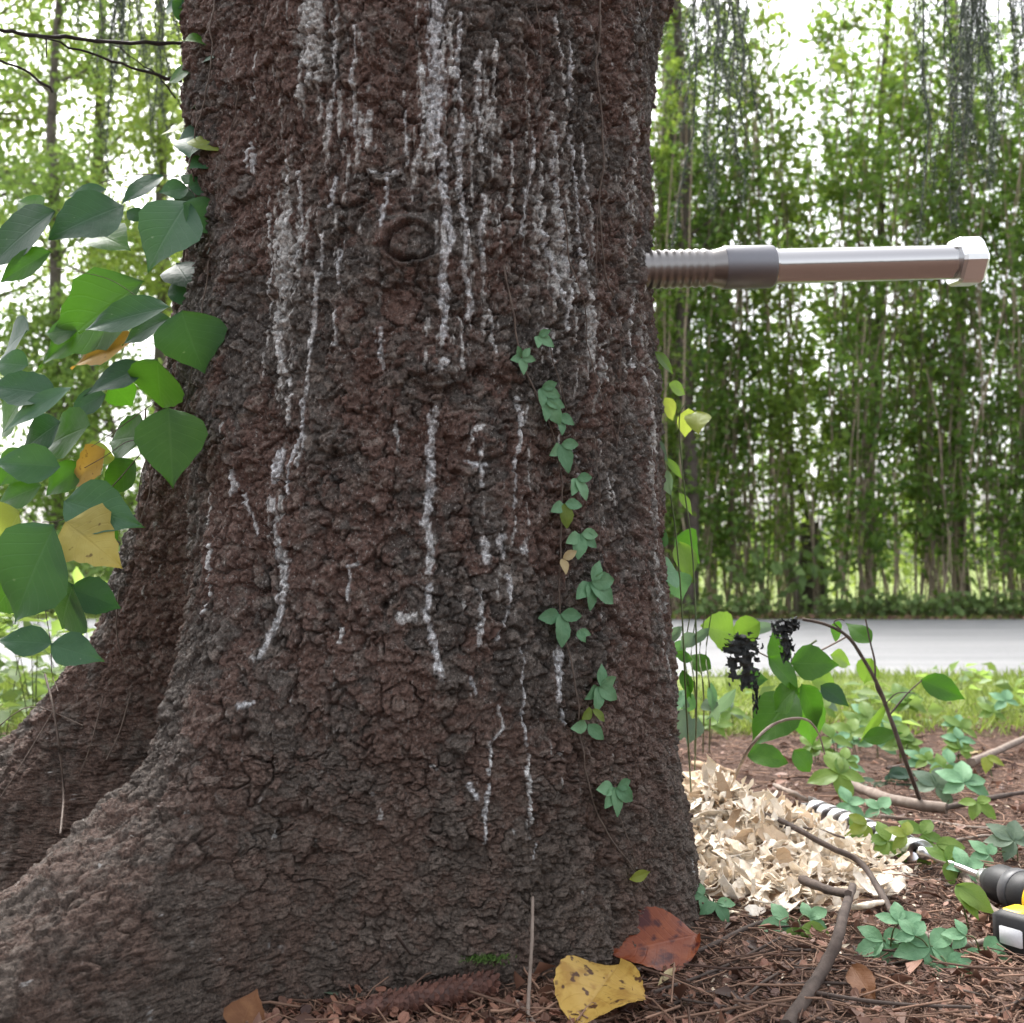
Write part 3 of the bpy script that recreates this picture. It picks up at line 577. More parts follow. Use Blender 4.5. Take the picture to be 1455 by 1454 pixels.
# dead side twigs on the left
for pts, r_ in (([(262, 62), (170, 60), (95, 52), (40, 50), (-20, 40)], (.0045, .0035)), ([(258, 116), (200, 100), (130, 75), (50, 52)], (.0038, .0018)), ([(250, 140), (215, 100), (160, 65)], (.0018, .0010)), ([(75, 132), (35, 100), (-10, 82)], (.0030, .002)), ([(66, 55), (66, 82)], (.0015, .001))):
    P = smooth_path([at(x, y, 1.66 - .0008 * (262 - x)) for x, y in pts], 5); P[1:-1] += rng.normal(0, .0016, P[1:-1].shape); part('dead_twig', *tube(P, tuple(.75 * v for v in r_), 5, .25), M['twig_black'], spruce)

# drooping live boughs, hanging into the top of the picture from above
def strand(n, ln, seed):
    r_ = np.random.default_rng(seed); path = np.cumsum(np.vstack([[0, 0, 0], np.stack([r_.normal(0, .010, n), r_.normal(0, .010, n), np.full(n, -ln / n)], 1)]), 0)
    k = int(ln * 1000); tt = r_.uniform(0, 1, k); P = np.stack([np.interp(tt, np.linspace(0, 1, n + 1), path[:, a]) for a in range(3)], 1)
    # short side shoots
    sh = r_.integers(0, 26, k); sang = np.random.default_rng(seed + 9).uniform(0, 6.28, 26); sl = r_.uniform(0, .028, k) * (1 - .5 * tt)
    P[:, 0] += np.cos(sang[sh]) * sl; P[:, 1] += np.sin(sang[sh]) * sl; P[:, 2] -= sl * .9
    D = r_.normal(size=(k, 3)); D[:, 2] -= 1.2
    return path, P, D
STR = []
for q in range(4):
    path, P, D = strand(9, .55 + .12 * q, 300 + q)
    V, F = blades(P, D, rdir(len(P)), .016, .0024, .1); tv, tf = tube(path, (.0035, .001), 4)
    F = [tuple(x) for x in F.tolist()] + [tuple(i + len(V) for i in f) for f in tf]
    STR.append(mesh('hanging_twig', np.vstack([V, tv]), F)); STR[-1].materials.append(M['needle'])
def bough(pts, r_, spots, seed):
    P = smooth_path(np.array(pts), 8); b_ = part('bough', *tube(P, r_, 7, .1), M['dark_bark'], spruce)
    rr = random.Random(seed)
    for (x, y, z, s) in spots:
        o = bpy.data.objects.new('hanging_twig', rr.choice(STR)); col.objects.link(o); o.parent = b_
        k = np.argmin(np.hypot(P[:, 0] - x, P[:, 1] - y)); 
        o.location = Vector((x, y, z)) - Vector(ORG[spruce.name]); o.rotation_euler = (rr.uniform(-.15, .15), rr.uniform(-.15, .15), rr.uniform(0, 6)); o.scale = (s, s, s * rr.uniform(.8, 1.2))
def hang(pxs, Y, ztop, n, seed):
    """hanging twigs under a bough: spread between photo columns at depth Y"""
    rr = random.Random(seed); out = []
    for _ in range(n):
        px = rr.gauss(*pxs); y = Y + rr.uniform(-.25, .25); p = at(px, 0, y)
        out.append((p[0], y, ztop + rr.uniform(-.10, .02), rr.uniform(.75, 1.15)))
    return out
zt = at(0, 0, 3.3)[2]
bough([(X0 + .2, D0 + .2, 4.0), (.3, 2.4, 3.4), (.68, 3.3, zt + .22), (1.3, 3.5, zt + .22), (1.75, 3.6, zt + .30)], (.05, .012),
      hang((1022, 16), 3.3, zt + .30, 16, 5) + hang((985, 8), 3.3, zt + .30, 3, 15), 1)
bough([(X0 + .25, D0 + .1, 4.4), (.7, 2.3, 3.6), (1.3, 2.9, zt + .38), (1.75, 3.3, zt + .25), (2.1, 3.5, zt + .2)], (.05, .012),
      hang((1400, 34), 3.3, zt + .34, 16, 6) + hang((1382, 7), 3.2, zt + .06, 9, 9) + hang((1322, 16), 3.3, zt + .44, 6, 8) + hang((1447, 8), 3.2, zt + .18, 6, 19), 2)
bough([(X0 - .3, D0 + .2, 4.2), (-.8, 2.6, 3.2), (-1.15, 3.3, zt + .25), (-1.5, 3.5, zt + .3)], (.05, .012),
      hang((195, 30), 3.3, zt + .46, 18, 7), 3)

# ================================================================== BOLT driven into the trunk
A = at(915, 383.5, 1.60); B = at(1400, 371.5, 1.66); ax = B - A; LT = np.linalg.norm(ax); ax /= LT
k = LT / 485.0
bolt = empty('tree_bolt', tuple(A), 'thick shiny steel bolt sticking out of the trunk, dark collar and hex nut', 'bolt')
s_ = lambda px: (px - 915) * k
prof = [(s_(860), .024)]
for q in range(13):
    x = 868 + q * 10.4
    prof += [(s_(x), .0281), (s_(x + 2.5), .0297), (s_(x + 5), .0297), (s_(x + 7.5), .0281)]
prof += [(s_(1006), .0270)]
part('thread', *lathe(A, ax, prof, 40), M['steel_thread'], bolt)
part('neck', *lathe(A, ax, [(s_(1005.5), .0268), (s_(1008), .0272), (s_(1018), .0300), (s_(1024), .0318)], 40), M['steel_thread'], bolt)
part('collar', *lathe(A, ax, [(s_(1023), .0318), (s_(1025), .0330), (s_(1089), .0330), (s_(1092), .0322), (s_(1092.2), .027)], 48), M['steel_dark'], bolt)
part('rod', *lathe(A, ax, [(s_(1091), .0275), (s_(1094), .0290), (s_(1098), .0272), (s_(1356), .0268)], 48), M['steel'], bolt)
# hex nut, one corner towards the camera
e = np.cross(ax, (0, 0, 1)); e /= np.linalg.norm(e); f_ = np.cross(ax, e)
if e[1] > 0: e = -e
V = []; AF = .0365; CR = AF / math.cos(R(30)); lv = [(1352, .90), (1356, 1.0), (1384, 1.0), (1389, .88)]
for x, sc_ in lv:
    for j in range(6):
        for dj in (-.10, .10):
            a = math.pi / 3 * j + R(4); rr_ = CR * sc_ * (.985)
            V.append(A + ax * s_(x) + rr_ * (e * math.cos(a + dj) + f_ * math.sin(a + dj)) * (math.cos(R(30)) / max(math.cos(R(30) - abs(dj)), .01)))
F = [(i * 12 + j, i * 12 + (j + 1) % 12, i * 12 + 12 + (j + 1) % 12, i * 12 + 12 + j) for i in range(3) for j in range(12)] + [tuple(range(12))[::-1], tuple(36 + j for j in range(12))]
part('hex_nut', V, F, M['nut'], bolt, smooth=False)
part('bolt_end', *lathe(A, ax, [(s_(1386), .024), (s_(1391), .024), (s_(1392.5), .021)], 32), M['steel_thread'], bolt)

# ================================================================== LEAVES
def leaf_mesh(name, wr=.6, wide=.38, nu=13, nv=8, fold=.18, droop=.25, serr=.03, nser=9, curl=.08, lobes=0.0, seed=0, twist=0.0, sharp=1.5):
    r_ = np.random.default_rng(seed); V = []; UV = []
    ph = r_.uniform(0, 6, 4)
    b = sharp; a = b * wide / (1 - wide)
    pk = wide ** a * (1 - wide) ** b
    for i in range(nu):
        t = i / (nu - 1); w = wr * .5 * (max(t, 1e-4) ** a * (1 - t) ** b) / pk
        if lobes: w *= 1 + lobes * math.sin(t * 9 + ph[0])
        for j in range(nv + 1):
            s = j / nv * 2 - 1
            ww = w * (1 + serr * (1 if i % 2 else -1) * (abs(s) > .9) + .05 * math.sin(t * 7 + ph[1 if s > 0 else 2]))
            y = t + serr * .6 * (abs(s) > .9) * (1 if i % 2 else 0) * .5
            x = s * ww
            z = fold * abs(x) - droop * t * t * .6 + curl * wr * math.sin(t * 8 + ph[3] + s * 1.3) * abs(s) * .5 + twist * x * t
            V.append((x, y - abs(s) * 0 , z)); UV.append((j / nv, t))
    F = [(i * (nv + 1) + j, i * (nv + 1) + j + 1, (i + 1) * (nv + 1) + j + 1, (i + 1) * (nv + 1) + j) for i in range(nu - 1) for j in range(nv)]
    return mesh(name, np.array(V), np.array(F), uv=UV)
LM = {}
def get_leaf(kind, mat, q):
    key = (kind, mat, q)
    if key not in LM:
        o = dict(big=dict(wr=.62, serr=.02), lance=dict(wr=.34, wide=.42, serr=.02), round=dict(wr=.80, wide=.42, sharp=1.1), lobed=dict(wr=.62, lobes=.16, serr=.05), small=dict(wr=.60, wide=.44, sharp=1.05, nu=11, nv=4, serr=.03, droop=.35), broad=dict(wr=.84, wide=.47, sharp=.85, nu=23, nv=10, serr=.02, lobes=.025, curl=.12, droop=.12), oval=dict(wr=.5, wide=.46, nu=9, nv=4, droop=.3, sharp=1.2))[kind]
        LM[key] = leaf_mesh('leaf', seed=q * 7 + 3, **o); LM[key].materials.append(L[mat])
    return LM[key]
def frame(Bp, Tp, nrm, wscale=1.0):
    y = Tp - Bp; ln = np.linalg.norm(y); y = y / ln
    z = nrm - y * (nrm @ y); z /= np.linalg.norm(z) + 1e-9; x = np.cross(y, z)
    return Matrix(((x[0] * ln * wscale, y[0] * ln, z[0] * ln, Bp[0]), (x[1] * ln * wscale, y[1] * ln, z[1] * ln, Bp[1]), (x[2] * ln * wscale, y[2] * ln, z[2] * ln, Bp[2]), (0, 0, 0, 1)))
KW = dict(big=.62, lance=.34, round=.80, lobed=.62, small=.60, oval=.5, broad=.84)
def leaf(parent, Bp, Tp, nrm, kind='big', mat='green', wpx=None, lpx=None, name='leaf', label=None):
    ws = 1.0 if wpx is None else np.clip((wpx / lpx) / KW[kind], .35, 2.2)
    o = obj(name, get_leaf(kind, mat, random.randrange(4)), None, parent, mw=frame(np.asarray(Bp, float), np.asarray(Tp, float), np.asarray(nrm, float), float(ws)))
    if label: o['label'] = label
    return o
def pleaf(parent, b, t_, w, Y, mat, kind='big', dY=None, nz=.40, facing=-1.0, label=None, wm=1.28, var=.25):
    """leaf from photo base/tip pixels at distance Y, blade turned to camera and sky"""
    dY = random.uniform(-.05, .05) if dY is None else dY
    Bp = at(*b, Y); Tp = at(*t_, Y + dY); lpx = math.hypot(b[0] - t_[0], b[1] - t_[1])
    return leaf(parent, Bp, Tp, np.array([random.uniform(-var, var), facing, nz + random.uniform(-.15, .25) * var * 4]), kind, mat, w * wm, lpx * .97, label=label)

# ---- big-leaved vine on the left of the trunk
vine = empty('climbing_vine', tuple(on(R(-80), 0.02)), 'large leaved climbing vine with dull green leaves up the left edge of the trunk', 'vine')
LEFT = [((268, 285), (200, 377), 88, 1.46, 'blue', 'big'), ((260, 288), (326, 334), 44, 1.45, 'blue', 'big'), ((176, 292), (66, 328), 66, 1.40, 'dark', 'round'),
 ((78, 300), (-35, 375), 72, 1.36, 'dark', 'big'), ((152, 270), (88, 274), 18, 1.44, 'dark', 'lance'), ((232, 250), (168, 282), 26, 1.5, 'dark', 'big'),
 ((268, 268), (224, 270), 30, 1.49, 'blue', 'big'), ((268, 266), (300, 258), 30, 1.48, 'blue', 'big'), ((266, 268), (250, 288), 24, 1.50, 'dark', 'big'), ((262, 262), (278, 246), 20, 1.5, 'blue', 'oval'),
 ((72, 358), (-10, 398), 36, 1.34, 'green', 'big'), ((206, 400), (34, 512), 82, 1.52, 'green', 'lobed'), ((242, 437), (102, 460), 46, 1.42, 'blue', 'big'), ((242, 452), (166, 484), 32, 1.44, 'blue', 'big'),
 ((258, 441), (287, 533), 82, 1.40, 'blue', 'big'), ((198, 482), (86, 513), 34, 1.5, 'ochre', 'lobed'), ((246, 398), (290, 432), 36, 1.53, 'dark', 'big'), ((285, 425), (326, 452), 26, 1.5, 'dark', 'oval'), ((250, 375), (268, 398), 22, 1.54, 'dark', 'oval'),
 ((210, 520), (113, 554), 38, 1.48, 'dark', 'big'), ((224, 511), (222, 584), 66, 1.44, 'green', 'round'), ((240, 580), (243, 686), 66, 1.40, 'green', 'big'),
 ((80, 562), (-20, 542), 48, 1.38, 'dark', 'round'), ((104, 550), (-8, 606), 30, 1.36, 'blue', 'lance'), ((128, 606), (58, 628), 48, 1.5, 'green', 'round'), ((86, 600), (20, 640), 40, 1.52, 'dark', 'big'),
 ((86, 664), (-14, 652), 52, 1.42, 'blue', 'big'), ((206, 620), (150, 622), 42, 1.54, 'green', 'round'), ((192, 655), (142, 704), 44, 1.53, 'green', 'big'), ((150, 640), (92, 692), 40, 1.5, 'ochre', 'lobed'),
 ((60, 690), (-15, 715), 42, 1.5, 'green', 'big'), ((120, 660), (60, 700), 40, 1.53, 'green', 'round'), ((92, 712), (194, 742), 50, 1.42, 'blue', 'big'), ((94, 742), (166, 800), 56, 1.40, 'yellow', 'lobed'), ((130, 735), (168, 765), 30, 1.45, 'green', 'oval'),
 ((78, 746), (2, 892), 92, 1.36, 'blue', 'big'), ((104, 832), (76, 898), 60, 1.40, 'blue', 'big'), ((98, 836), (176, 862), 46, 1.42, 'dark', 'big'), ((74, 915), (-8, 906), 40, 1.38, 'blue', 'big'), ((72, 916), (146, 936), 38, 1.38, 'blue', 'big'),
 ((28, 728), (-14, 792), 54, 1.44, 'yg', 'big'), ((245, 2), (278, 32), 40, 1.5, 'blue', 'big'), ((270, 8), (300, -2), 24, 1.5, 'blue', 'big'), ((236, 12), (262, 2), 24, 1.52, 'dark', 'big'),
 ((278, 95), (233, 114), 28, 1.48, 'green', 'big'), ((275, 100), (285, 122), 18, 1.48, 'green', 'oval'), ((290, 85), (312, 66), 22, 1.46, 'dark', 'oval'), ((300, 80), (322, 78), 16, 1.45, 'dark', 'oval'),
 ((287, 190), (250, 196), 34, 1.48, 'dark', 'big'), ((284, 192), (266, 216), 26, 1.47, 'blue', 'big'), ((288, 190), (312, 208), 28, 1.46, 'yg', 'big'), ((282, 180), (314, 172), 18, 1.46, 'blue', 'lance'), ((255, 185), (246, 172), 14, 1.5, 'yg', 'oval'),
 ((180, 300), (205, 310), 20, 1.5, 'dark', 'oval'), ((60, 790), (20, 760), 30, 1.48, 'green', 'big'), ((150, 560), (95, 585), 34, 1.56, 'dark', 'big'), ((40, 470), (-8, 500), 40, 1.56, 'dark', 'big'), ((30, 570), (-10, 620), 44, 1.5, 'green', 'big'), ((60, 300), (20, 280), 26, 1.5, 'green', 'big'), ((130, 330), (180, 345), 30, 1.55, 'green', 'big'), ((110, 470), (60, 470), 36, 1.55, 'green', 'big'), ((160, 545), (190, 580), 34, 1.54, 'green', 'big'), ((40, 520), (-12, 512), 36, 1.45, 'blue', 'big'), ((120, 640), (170, 650), 34, 1.53, 'yg', 'big'), ((20, 830), (-15, 870), 40, 1.5, 'green', 'big'), ((50, 820), (90, 800), 30, 1.52, 'green', 'big'), ((300, 130), (262, 150), 26, 1.46, 'blue', 'big'), ((298, 60), (262, 52), 24, 1.47, 'green', 'big'), ((296, 228), (268, 236), 22, 1.46, 'blue', 'big'), ((306, 330), (290, 352), 20, 1.45, 'dark', 'oval'), ((232, 610), (200, 600), 30, 1.5, 'green', 'big'), ((40, 640), (-8, 690), 44, 1.5, 'green', 'big'), ((150, 480), (120, 520), 40, 1.57, 'green', 'big')]
for b_, t_, w, Y, mat, kd in LEFT: pleaf(vine, b_, t_, w, Y, mat, kd)
VST = [([(301, -10), (302, 60), (300, 120), (292, 170), (282, 225), (276, 260)], 3.5, 1), ([(336, 118), (324, 160), (318, 210), (312, 250), (310, 290)], 2.6, 1), ([(260, 300), (250, 370), (243, 430), (238, 520)], 4, 1), ([(296, 370), (294, 420), (290, 480), (272, 560), (262, 590)], 3.2, 1),
 ([(207, 580), (206, 640), (214, 690), (200, 740)], 4, 0), ([(206, 625), (180, 628), (150, 648), (120, 665)], 2, 0), ([(215, 575), (160, 615), (130, 635)], 2, 0), ([(240, 250), (200, 248), (150, 258), (140, 262)], 2, 0), ([(200, 425), (150, 395), (70, 380), (40, 372)], 1.6, 0), ([(204, 640), (150, 700), (90, 738), (60, 742)], 2.4, 0), ([(100, 745), (80, 800), (64, 850), (72, 915), (74, 960), (90, 985)], 2.2, 0),
 ([(78, 965), (88, 1000), (94, 1060), (98, 1130), (94, 1195)], 5.5, 2), ([(155, 990), (138, 1060), (118, 1105)], 3, 2), ([(90, 1010), (40, 1100), (-10, 1160)], 3, 2), ([(-10, 1050), (60, 1010), (128, 1030)], 3, 2), ([(190, 985), (176, 1040), (160, 1080)], 4, 2), ([(182, 840), (178, 900), (186, 960)], 4, 2), ([(240, 620), (205, 660), (196, 720), (200, 760)], 3, 0)]
for pts, w, onb in VST:
    if onb == 1: P = skin_path(pts)
    elif onb == 2: P = smooth_path([skin(x, y, .016)[0] for x, y in pts], 5)
    else: P = smooth_path([at(x, y, 1.47) if x < 235 and y < 960 else skin(x, y, .012)[0] for x, y in pts], 5)
    part('stem', *tube(P, (w * .36 * 1.4 / FP, w * .28 * 1.4 / FP), 5, .2), M['stem_tan'], vine)

# ---- creeper on the front of the trunk
creeper = empty('creeper', tuple(on(R(45), 0.02)), 'thin creeper with small pale green leaflets running up the front of the trunk', 'vine')
def rosette(parent, px, py, rpx, n, mat, base=270, spread=200, surf=True, Yc=None, kind='small', tilt=.004, extra=None):
    """palmate leaf of n leaflets round a photo point, on the bark or at distance Yc"""
    if surf: c, nr = skin(px, py, .008); sc_ = np.linalg.norm(c - CAM)
    else: c = at(px, py, Yc); nr = np.array([0, -.6, .8]); sc_ = Yc
    rr = 1.18 * rpx * sc_ / FP
    right_ = np.cross(np.array([0, 0, 1.0]), nr) * 1.0; right_ /= np.linalg.norm(right_) + 1e-9; upv = np.cross(nr, right_)
    for q in range(n):
        a = R(base + (q / max(n - 1, 1) - .5) * spread + random.uniform(-9, 9)); ln = rr * (1.0 - .25 * abs(q / max(n - 1, 1) - .5) * 2) * random.uniform(.9, 1.1)
        d = right_ * math.cos(a) + upv * math.sin(a)
        mt_ = extra if (extra and q == n // 2) else mat
        leaf(parent, c + nr * .002 * q, c + d * ln + nr * (.012 if surf else random.uniform(-.01, .012)), nr + d * .25 + rng.normal(0, .15, 3), kind, mt_)
for c in ((757, 480, 20, 3, 'creeper', 320, 120), (735, 510, 18, 5, 'creeper', 270, 300), (763, 553, 26, 3, 'creeper', 330, 110), (768, 570, 34, 3, 'creeper', 310, 70), (788, 592, 30, 2, 'creeper', 305, 50), (796, 632, 32, 3, 'creeper', 290, 150), (816, 680, 28, 3, 'creeper', 300, 120), (797, 716, 32, 3, 'creeper', 275, 150, 'yg'), (818, 758, 30, 4, 'creeper', 290, 150),
          (793, 795, 24, 2, 'cream', 330, 130), (829, 828, 40, 5, 'creeper', 320, 200), (798, 874, 38, 3, 'creeper', 270, 150), (848, 975, 34, 5, 'creeper', 320, 230), (836, 1008, 26, 2, 'yg', 260, 110), (833, 1030, 34, 2, 'creeper', 250, 110), (868, 1118, 34, 5, 'creeper', 280, 190), (820, 895, 18, 2, 'creeper', 310, 60)):
    rosette(creeper, *c[:5], base=c[5], spread=c[6], extra=c[7] if len(c) > 7 else None, kind='small')
p1, n1_ = skin(888, 1248, .012); p2, _ = skin(918, 1238, .016); leaf(creeper, p1, p2, n1_, 'lance', 'yg')
for pts, w in (([(715, 375), (728, 440), (738, 500), (762, 565), (790, 620), (800, 665), (801, 720), (797, 800), (800, 870), (812, 930), (822, 1000), (828, 1060), (842, 1120), (862, 1170), (885, 1215), (930, 1270), (985, 1300)], 4.5),
               ([(856, -5), (850, 60), (846, 110), (853, 160), (852, 240), (850, 330), (862, 395), (872, 420)], 5), ([(757, -5), (770, 70), (768, 130), (772, 170)], 2.4), ([(796, 300), (805, 370), (830, 440), (834, 490), (850, 550), (880, 625)], 3), ([(776, 470), (786, 520), (812, 590), (824, 625)], 2.6), ([(905, -5), (910, 25)], 4), ([(868, 1120), (885, 1165), (905, 1230)], 3), ([(852, 240), (846, 330), (848, 400)], 2.6), ([(735, 60), (745, 130), (752, 220), (750, 300)], 1.6), ([(848, 620), (852, 700), (850, 800)], 2), ([(815, 640), (840, 700), (845, 770)], 2), ([(880, 480), (884, 560), (878, 640)], 2.4)):
    P = skin_path([p for p in pts if p[1] < 1290])
    part('stem', *tube(P, (w * .34 * 1.35 / FP, w * .26 * 1.35 / FP), 5, .2), M['stem_tan'], creeper)

# ---- leafy weed behind the right edge of the trunk
edge = empty('edge_weed', tuple(gnd(985, 1180)), 'straggly weed with bright leaves peeping out behind the right edge of the trunk', 'plant')
for b_, t_, w, Y, mat, kd in [((930, 500), (962, 530), 14, 1.62, 'light', 'lance'), ((950, 545), (978, 560), 14, 1.7, 'light', 'lance'), ((945, 565), (960, 600), 16, 1.72, 'yg', 'big'), ((978, 580), (975, 625), 22, 1.75, 'yg', 'big'), ((990, 585), (992, 612), 16, 1.75, 'yg', 'big'), ((925, 620), (950, 655), 12, 1.66, 'pale', 'lance'), ((935, 665), (958, 705), 18, 1.7, 'pale', 'big'), ((945, 650), (972, 680), 10, 1.7, 'light', 'lance'),
   ((945, 752), (928, 782), 22, 1.66, 'creeper', 'big'), ((958, 765), (1000, 800), 40, 1.8, 'green', 'big'), ((965, 770), (985, 825), 26, 1.78, 'light', 'big'), ((962, 812), (935, 815), 20, 1.72, 'creeper', 'big'), ((958, 812), (972, 855), 30, 1.74, 'creeper', 'big'), ((965, 700), (985, 730), 10, 1.8, 'light', 'lance')]:
    pleaf(edge, b_, t_, w, Y, mat, kd)
for pts in ([(985, 1180), (975, 1000), (968, 850), (958, 740), (945, 660), (935, 600), (920, 540), (905, 490)], [(985, 1150), (990, 980), (985, 800), (972, 690), (965, 600), (975, 570)]):
    part('stem', *tube(smooth_path([at(x, y, 1.72 if y < 1100 else gnd(x, y)[1]) for x, y in pts], 5), (.0016, .0009), 5), M['stem_green'], edge)

# ---- sapling with big leaves and blackened dead leaves, right of the trunk
sap = empty('leafy_sapling', tuple(gnd(1312, 1150)), 'arching sapling with broad green leaves, some withered black, beyond the wood chips', 'plant')
for b_, t_, w, Y, mat, kd in [((1044, 902), (1003, 888), 34, 2.0, 'light', 'round'), ((1080, 884), (1038, 908), 34, 2.0, 'light', 'round'), ((1112, 948), (1100, 892), 30, 2.05, 'green', 'big'), ((1124, 942), (1193, 942), 50, 2.05, 'green', 'big'), ((1092, 934), (1142, 982), 40, 2.0, 'green', 'big'), ((1132, 977), (1095, 1010), 34, 1.98, 'green', 'round'),
  ((1130, 984), (1066, 1058), 58, 2.05, 'green', 'big'), ((1138, 975), (1156, 1068), 42, 2.05, 'green', 'big'), ((1140, 972), (1170, 1038), 32, 2.0, 'green', 'big'), ((1060, 1070), (1122, 1080), 34, 2.0, 'green', 'round'), ((1128, 1066), (1154, 1096), 32, 2.0, 'green', 'round'), ((1166, 974), (1208, 1002), 28, 2.05, 'dark', 'big'),
  ((1238, 914), (1202, 882), 26, 2.1, 'green', 'big'), ((1180, 888), (1200, 908), 16, 2.1, 'green', 'oval'), ((1308, 966), (1376, 992), 36, 2.1, 'green', 'big'), ((1150, 960), (1195, 975), 28, 2.15, 'light', 'big'), ((1238, 935), (1225, 975), 26, 2.2, 'light', 'big'), ((1180, 930), (1215, 945), 16, 2.2, 'light', 'big'), ((1260, 1000), (1222, 1060), 12, 2.1, 'light', 'lance'), ((1290, 985), (1270, 1000), 14, 2.1, 'green', 'oval'),
  ((1225, 1050), (1280, 1040), 22, 2.1, 'green', 'lance'), ((1048, 962), (1095, 966), 26, 2.0, 'blue', 'big'), ((1105, 890), (1040, 896), 14, 2.1, 'pale', 'lance'), ((1046, 978), (1006, 1028), 16, 2.0, 'pale', 'lance')]:
    pleaf(sap, b_, t_, w, Y, mat, kd, wm=1.12, var=.5)
def gy(px, py): return gnd(px, py)[1]
for pts, w, m_ in (([(1312, 1150), (1288, 1085), (1265, 1020), (1248, 975), (1226, 935), (1205, 905), (1175, 888), (1140, 880)], 7, 'twig'), ([(1258, 1000), (1245, 975), (1243, 940), (1236, 910), (1230, 880)], 3.5, 'twig'), ([(1160, 910), (1125, 938), (1132, 980), (1142, 975)], 3, 'stem_green'), ([(1205, 904), (1165, 925), (1120, 945), (1092, 934), (1060, 918), (1025, 905)], 3, 'twig_pale'), ([(1265, 1015), (1290, 985), (1310, 967)], 3, 'twig'), ([(1195, 895), (1185, 885), (1192, 880), (1200, 882)], 2.5, 'twig'), ([(1132, 980), (1100, 1030), (1070, 1068)], 3, 'stem_green'), ([(1258, 1000), (1275, 985), (1300, 985)], 2, 'twig')):
    part('stem', *tube(smooth_path([at(x, y, 2.06 if y < 1080 else 2.06 + (gy(1312, 1150) - 2.06) * (y - 1080) / 70) for x, y in pts], 5), (w * .5 * 2.06 / FP, w * .32 * 2.06 / FP), 5, .1), M[m_], sap)
def withered(c, ex, ez, seed, hole=.33):
    n = 26; r_ = np.random.default_rng(seed); uu, vv = np.meshgrid(np.linspace(-1, 1, n), np.linspace(-1, 1, n)); q = np.stack([uu.ravel() * 2.2, vv.ravel() * 2.2, np.full(n * n, seed * 3.1)], 1)
    nzv = fbm(q, 3, seed); n2v = fbm(q * 2 + 9, 3, seed + 5)
    P = np.asarray(c) + np.outer(uu.ravel() * (1 + .25 * n2v), ex) + np.outer(vv.ravel() * (1 + .2 * nzv), ez) + np.outer(nzv * .5 + .25 * n2v, (0, .022, 0)) + np.outer(n2v * .12, ez)
    keep = (np.hypot(uu, vv * .9).ravel() + .55 * n2v < .92) & (fbm(q * 1.6 + 3, 2, seed + 8) < hole)
    ii = (np.arange(n - 1)[:, None] * n + np.arange(n - 1)).ravel(); F = np.stack([ii, ii + 1, ii + n + 1, ii + n], 1); F = F[keep[F].all(1)]
    vi, f = sub(F); P2 = P[vi]; P3 = P2 + np.array([0, .0025, 0]); f3 = f[:, ::-1] + len(vi)
    return np.vstack([P2, P3]), np.vstack([f, f3])
for (px, py, w, h_, sd_) in ((1055, 950, 30, 30, 3), (1054, 918, 34, 20, 12), (1074, 990, 8, 26, 7), (1112, 894, 22, 16, 5), (1118, 920, 14, 22, 9), (1128, 886, 14, 10, 15)):
    V, F = withered(at(px, py, 1.97), (w * 1.97 / FP, .01, 0), (0, 0, h_ * 1.97 / FP), sd_, .55)
    o = part('withered_leaf', V, F, M['black_leaf'], sap); o['label'] = 'crumpled blackened dead leaf'
# pale weeds left of the sapling
weed = empty('pale_weed', tuple(gnd(990, 1060)), 'pale grey green narrow leaved weed between the trunk and the sapling', 'plant')
for q in range(16):
    x = random.uniform(968, 1012); y = random.uniform(885, 1020); a = random.uniform(-2.6, -.5); ln = random.uniform(30, 60)
    pleaf(weed, (x, y), (x + ln * math.cos(a) * .8, y + ln * math.sin(a) * -random.choice((1, 1, -.6))), random.uniform(10, 22), 1.95, random.choice(['pale', 'pale', 'creeper', 'green']), random.choice(['lance', 'big']))
for x0 in (975, 984, 996, 1005):
    part('stem', *tube(smooth_path([gnd(x0 + 3, 1070), at(x0 + 4, 990, 2.0), at(x0 - 2, 930, 1.97), at(x0 + 6, 870, 1.95)], 4), (.002, .001), 5), M['stem_green'], weed)
# bent pale twig over the chips
P = smooth_path([gnd(1040, 1115), at(1062, 1068, 1.85), at(1098, 1030, 1.85), at(1140, 1021, 1.86), at(1162, 1040, 1.88), at(1172, 1072, 1.9)], 5)
solo('bent_twig', *tube(P, (.0036, .0014), 5, .1), M['twig_pale'], 'pale bent twig arching up out of the wood chips', 'twig')

# ---- low plants on the forest floor
def seedling(px, py, hgt, parts_, label, mats=('creeper',), group=None):
    """small ground plant: stalk from the ground, palmate leaves at the given photo points"""
    g0 = gnd(px, py); g0[2] = gzs(g0[0], g0[1]); e_ = empty('seedling', tuple(g0), label, 'plant', group)
    for q, (x, y, rp, n, base, spr) in enumerate(parts_):
        mat = mats[q % len(mats)]; Yc = g0[1] - .02 * (q % 2); c = at(x, y, Yc)
        part('stalk', *tube(smooth_path([g0 + rng.normal(0, .004, 3) * (1, 1, 0), (g0 + c) / 2 + np.array([0, 0, .012]), c], 4), (.0014, .0009), 4), M['stem_green'], e_)
        rr = rp * Yc / FP
        for k2 in range(n):
            a = R(base + (k2 / max(n - 1, 1) - .5) * spr + random.uniform(-8, 8)); d = np.array([math.cos(a), -.55 * abs(math.sin(a)) if math.sin(a) < 0 else .55 * math.sin(a), .62 * math.sin(a)]); d /= np.linalg.norm(d)
            ln = rr * random.uniform(.85, 1.1) * (1.12 - .3 * abs(k2 / max(n - 1, 1) - .5))
            leaf(e_, c, c + d * ln, np.array([random.uniform(-.2, .2), -.62, .75]), 'small' if n > 2 else 'big', mat)
    return e_
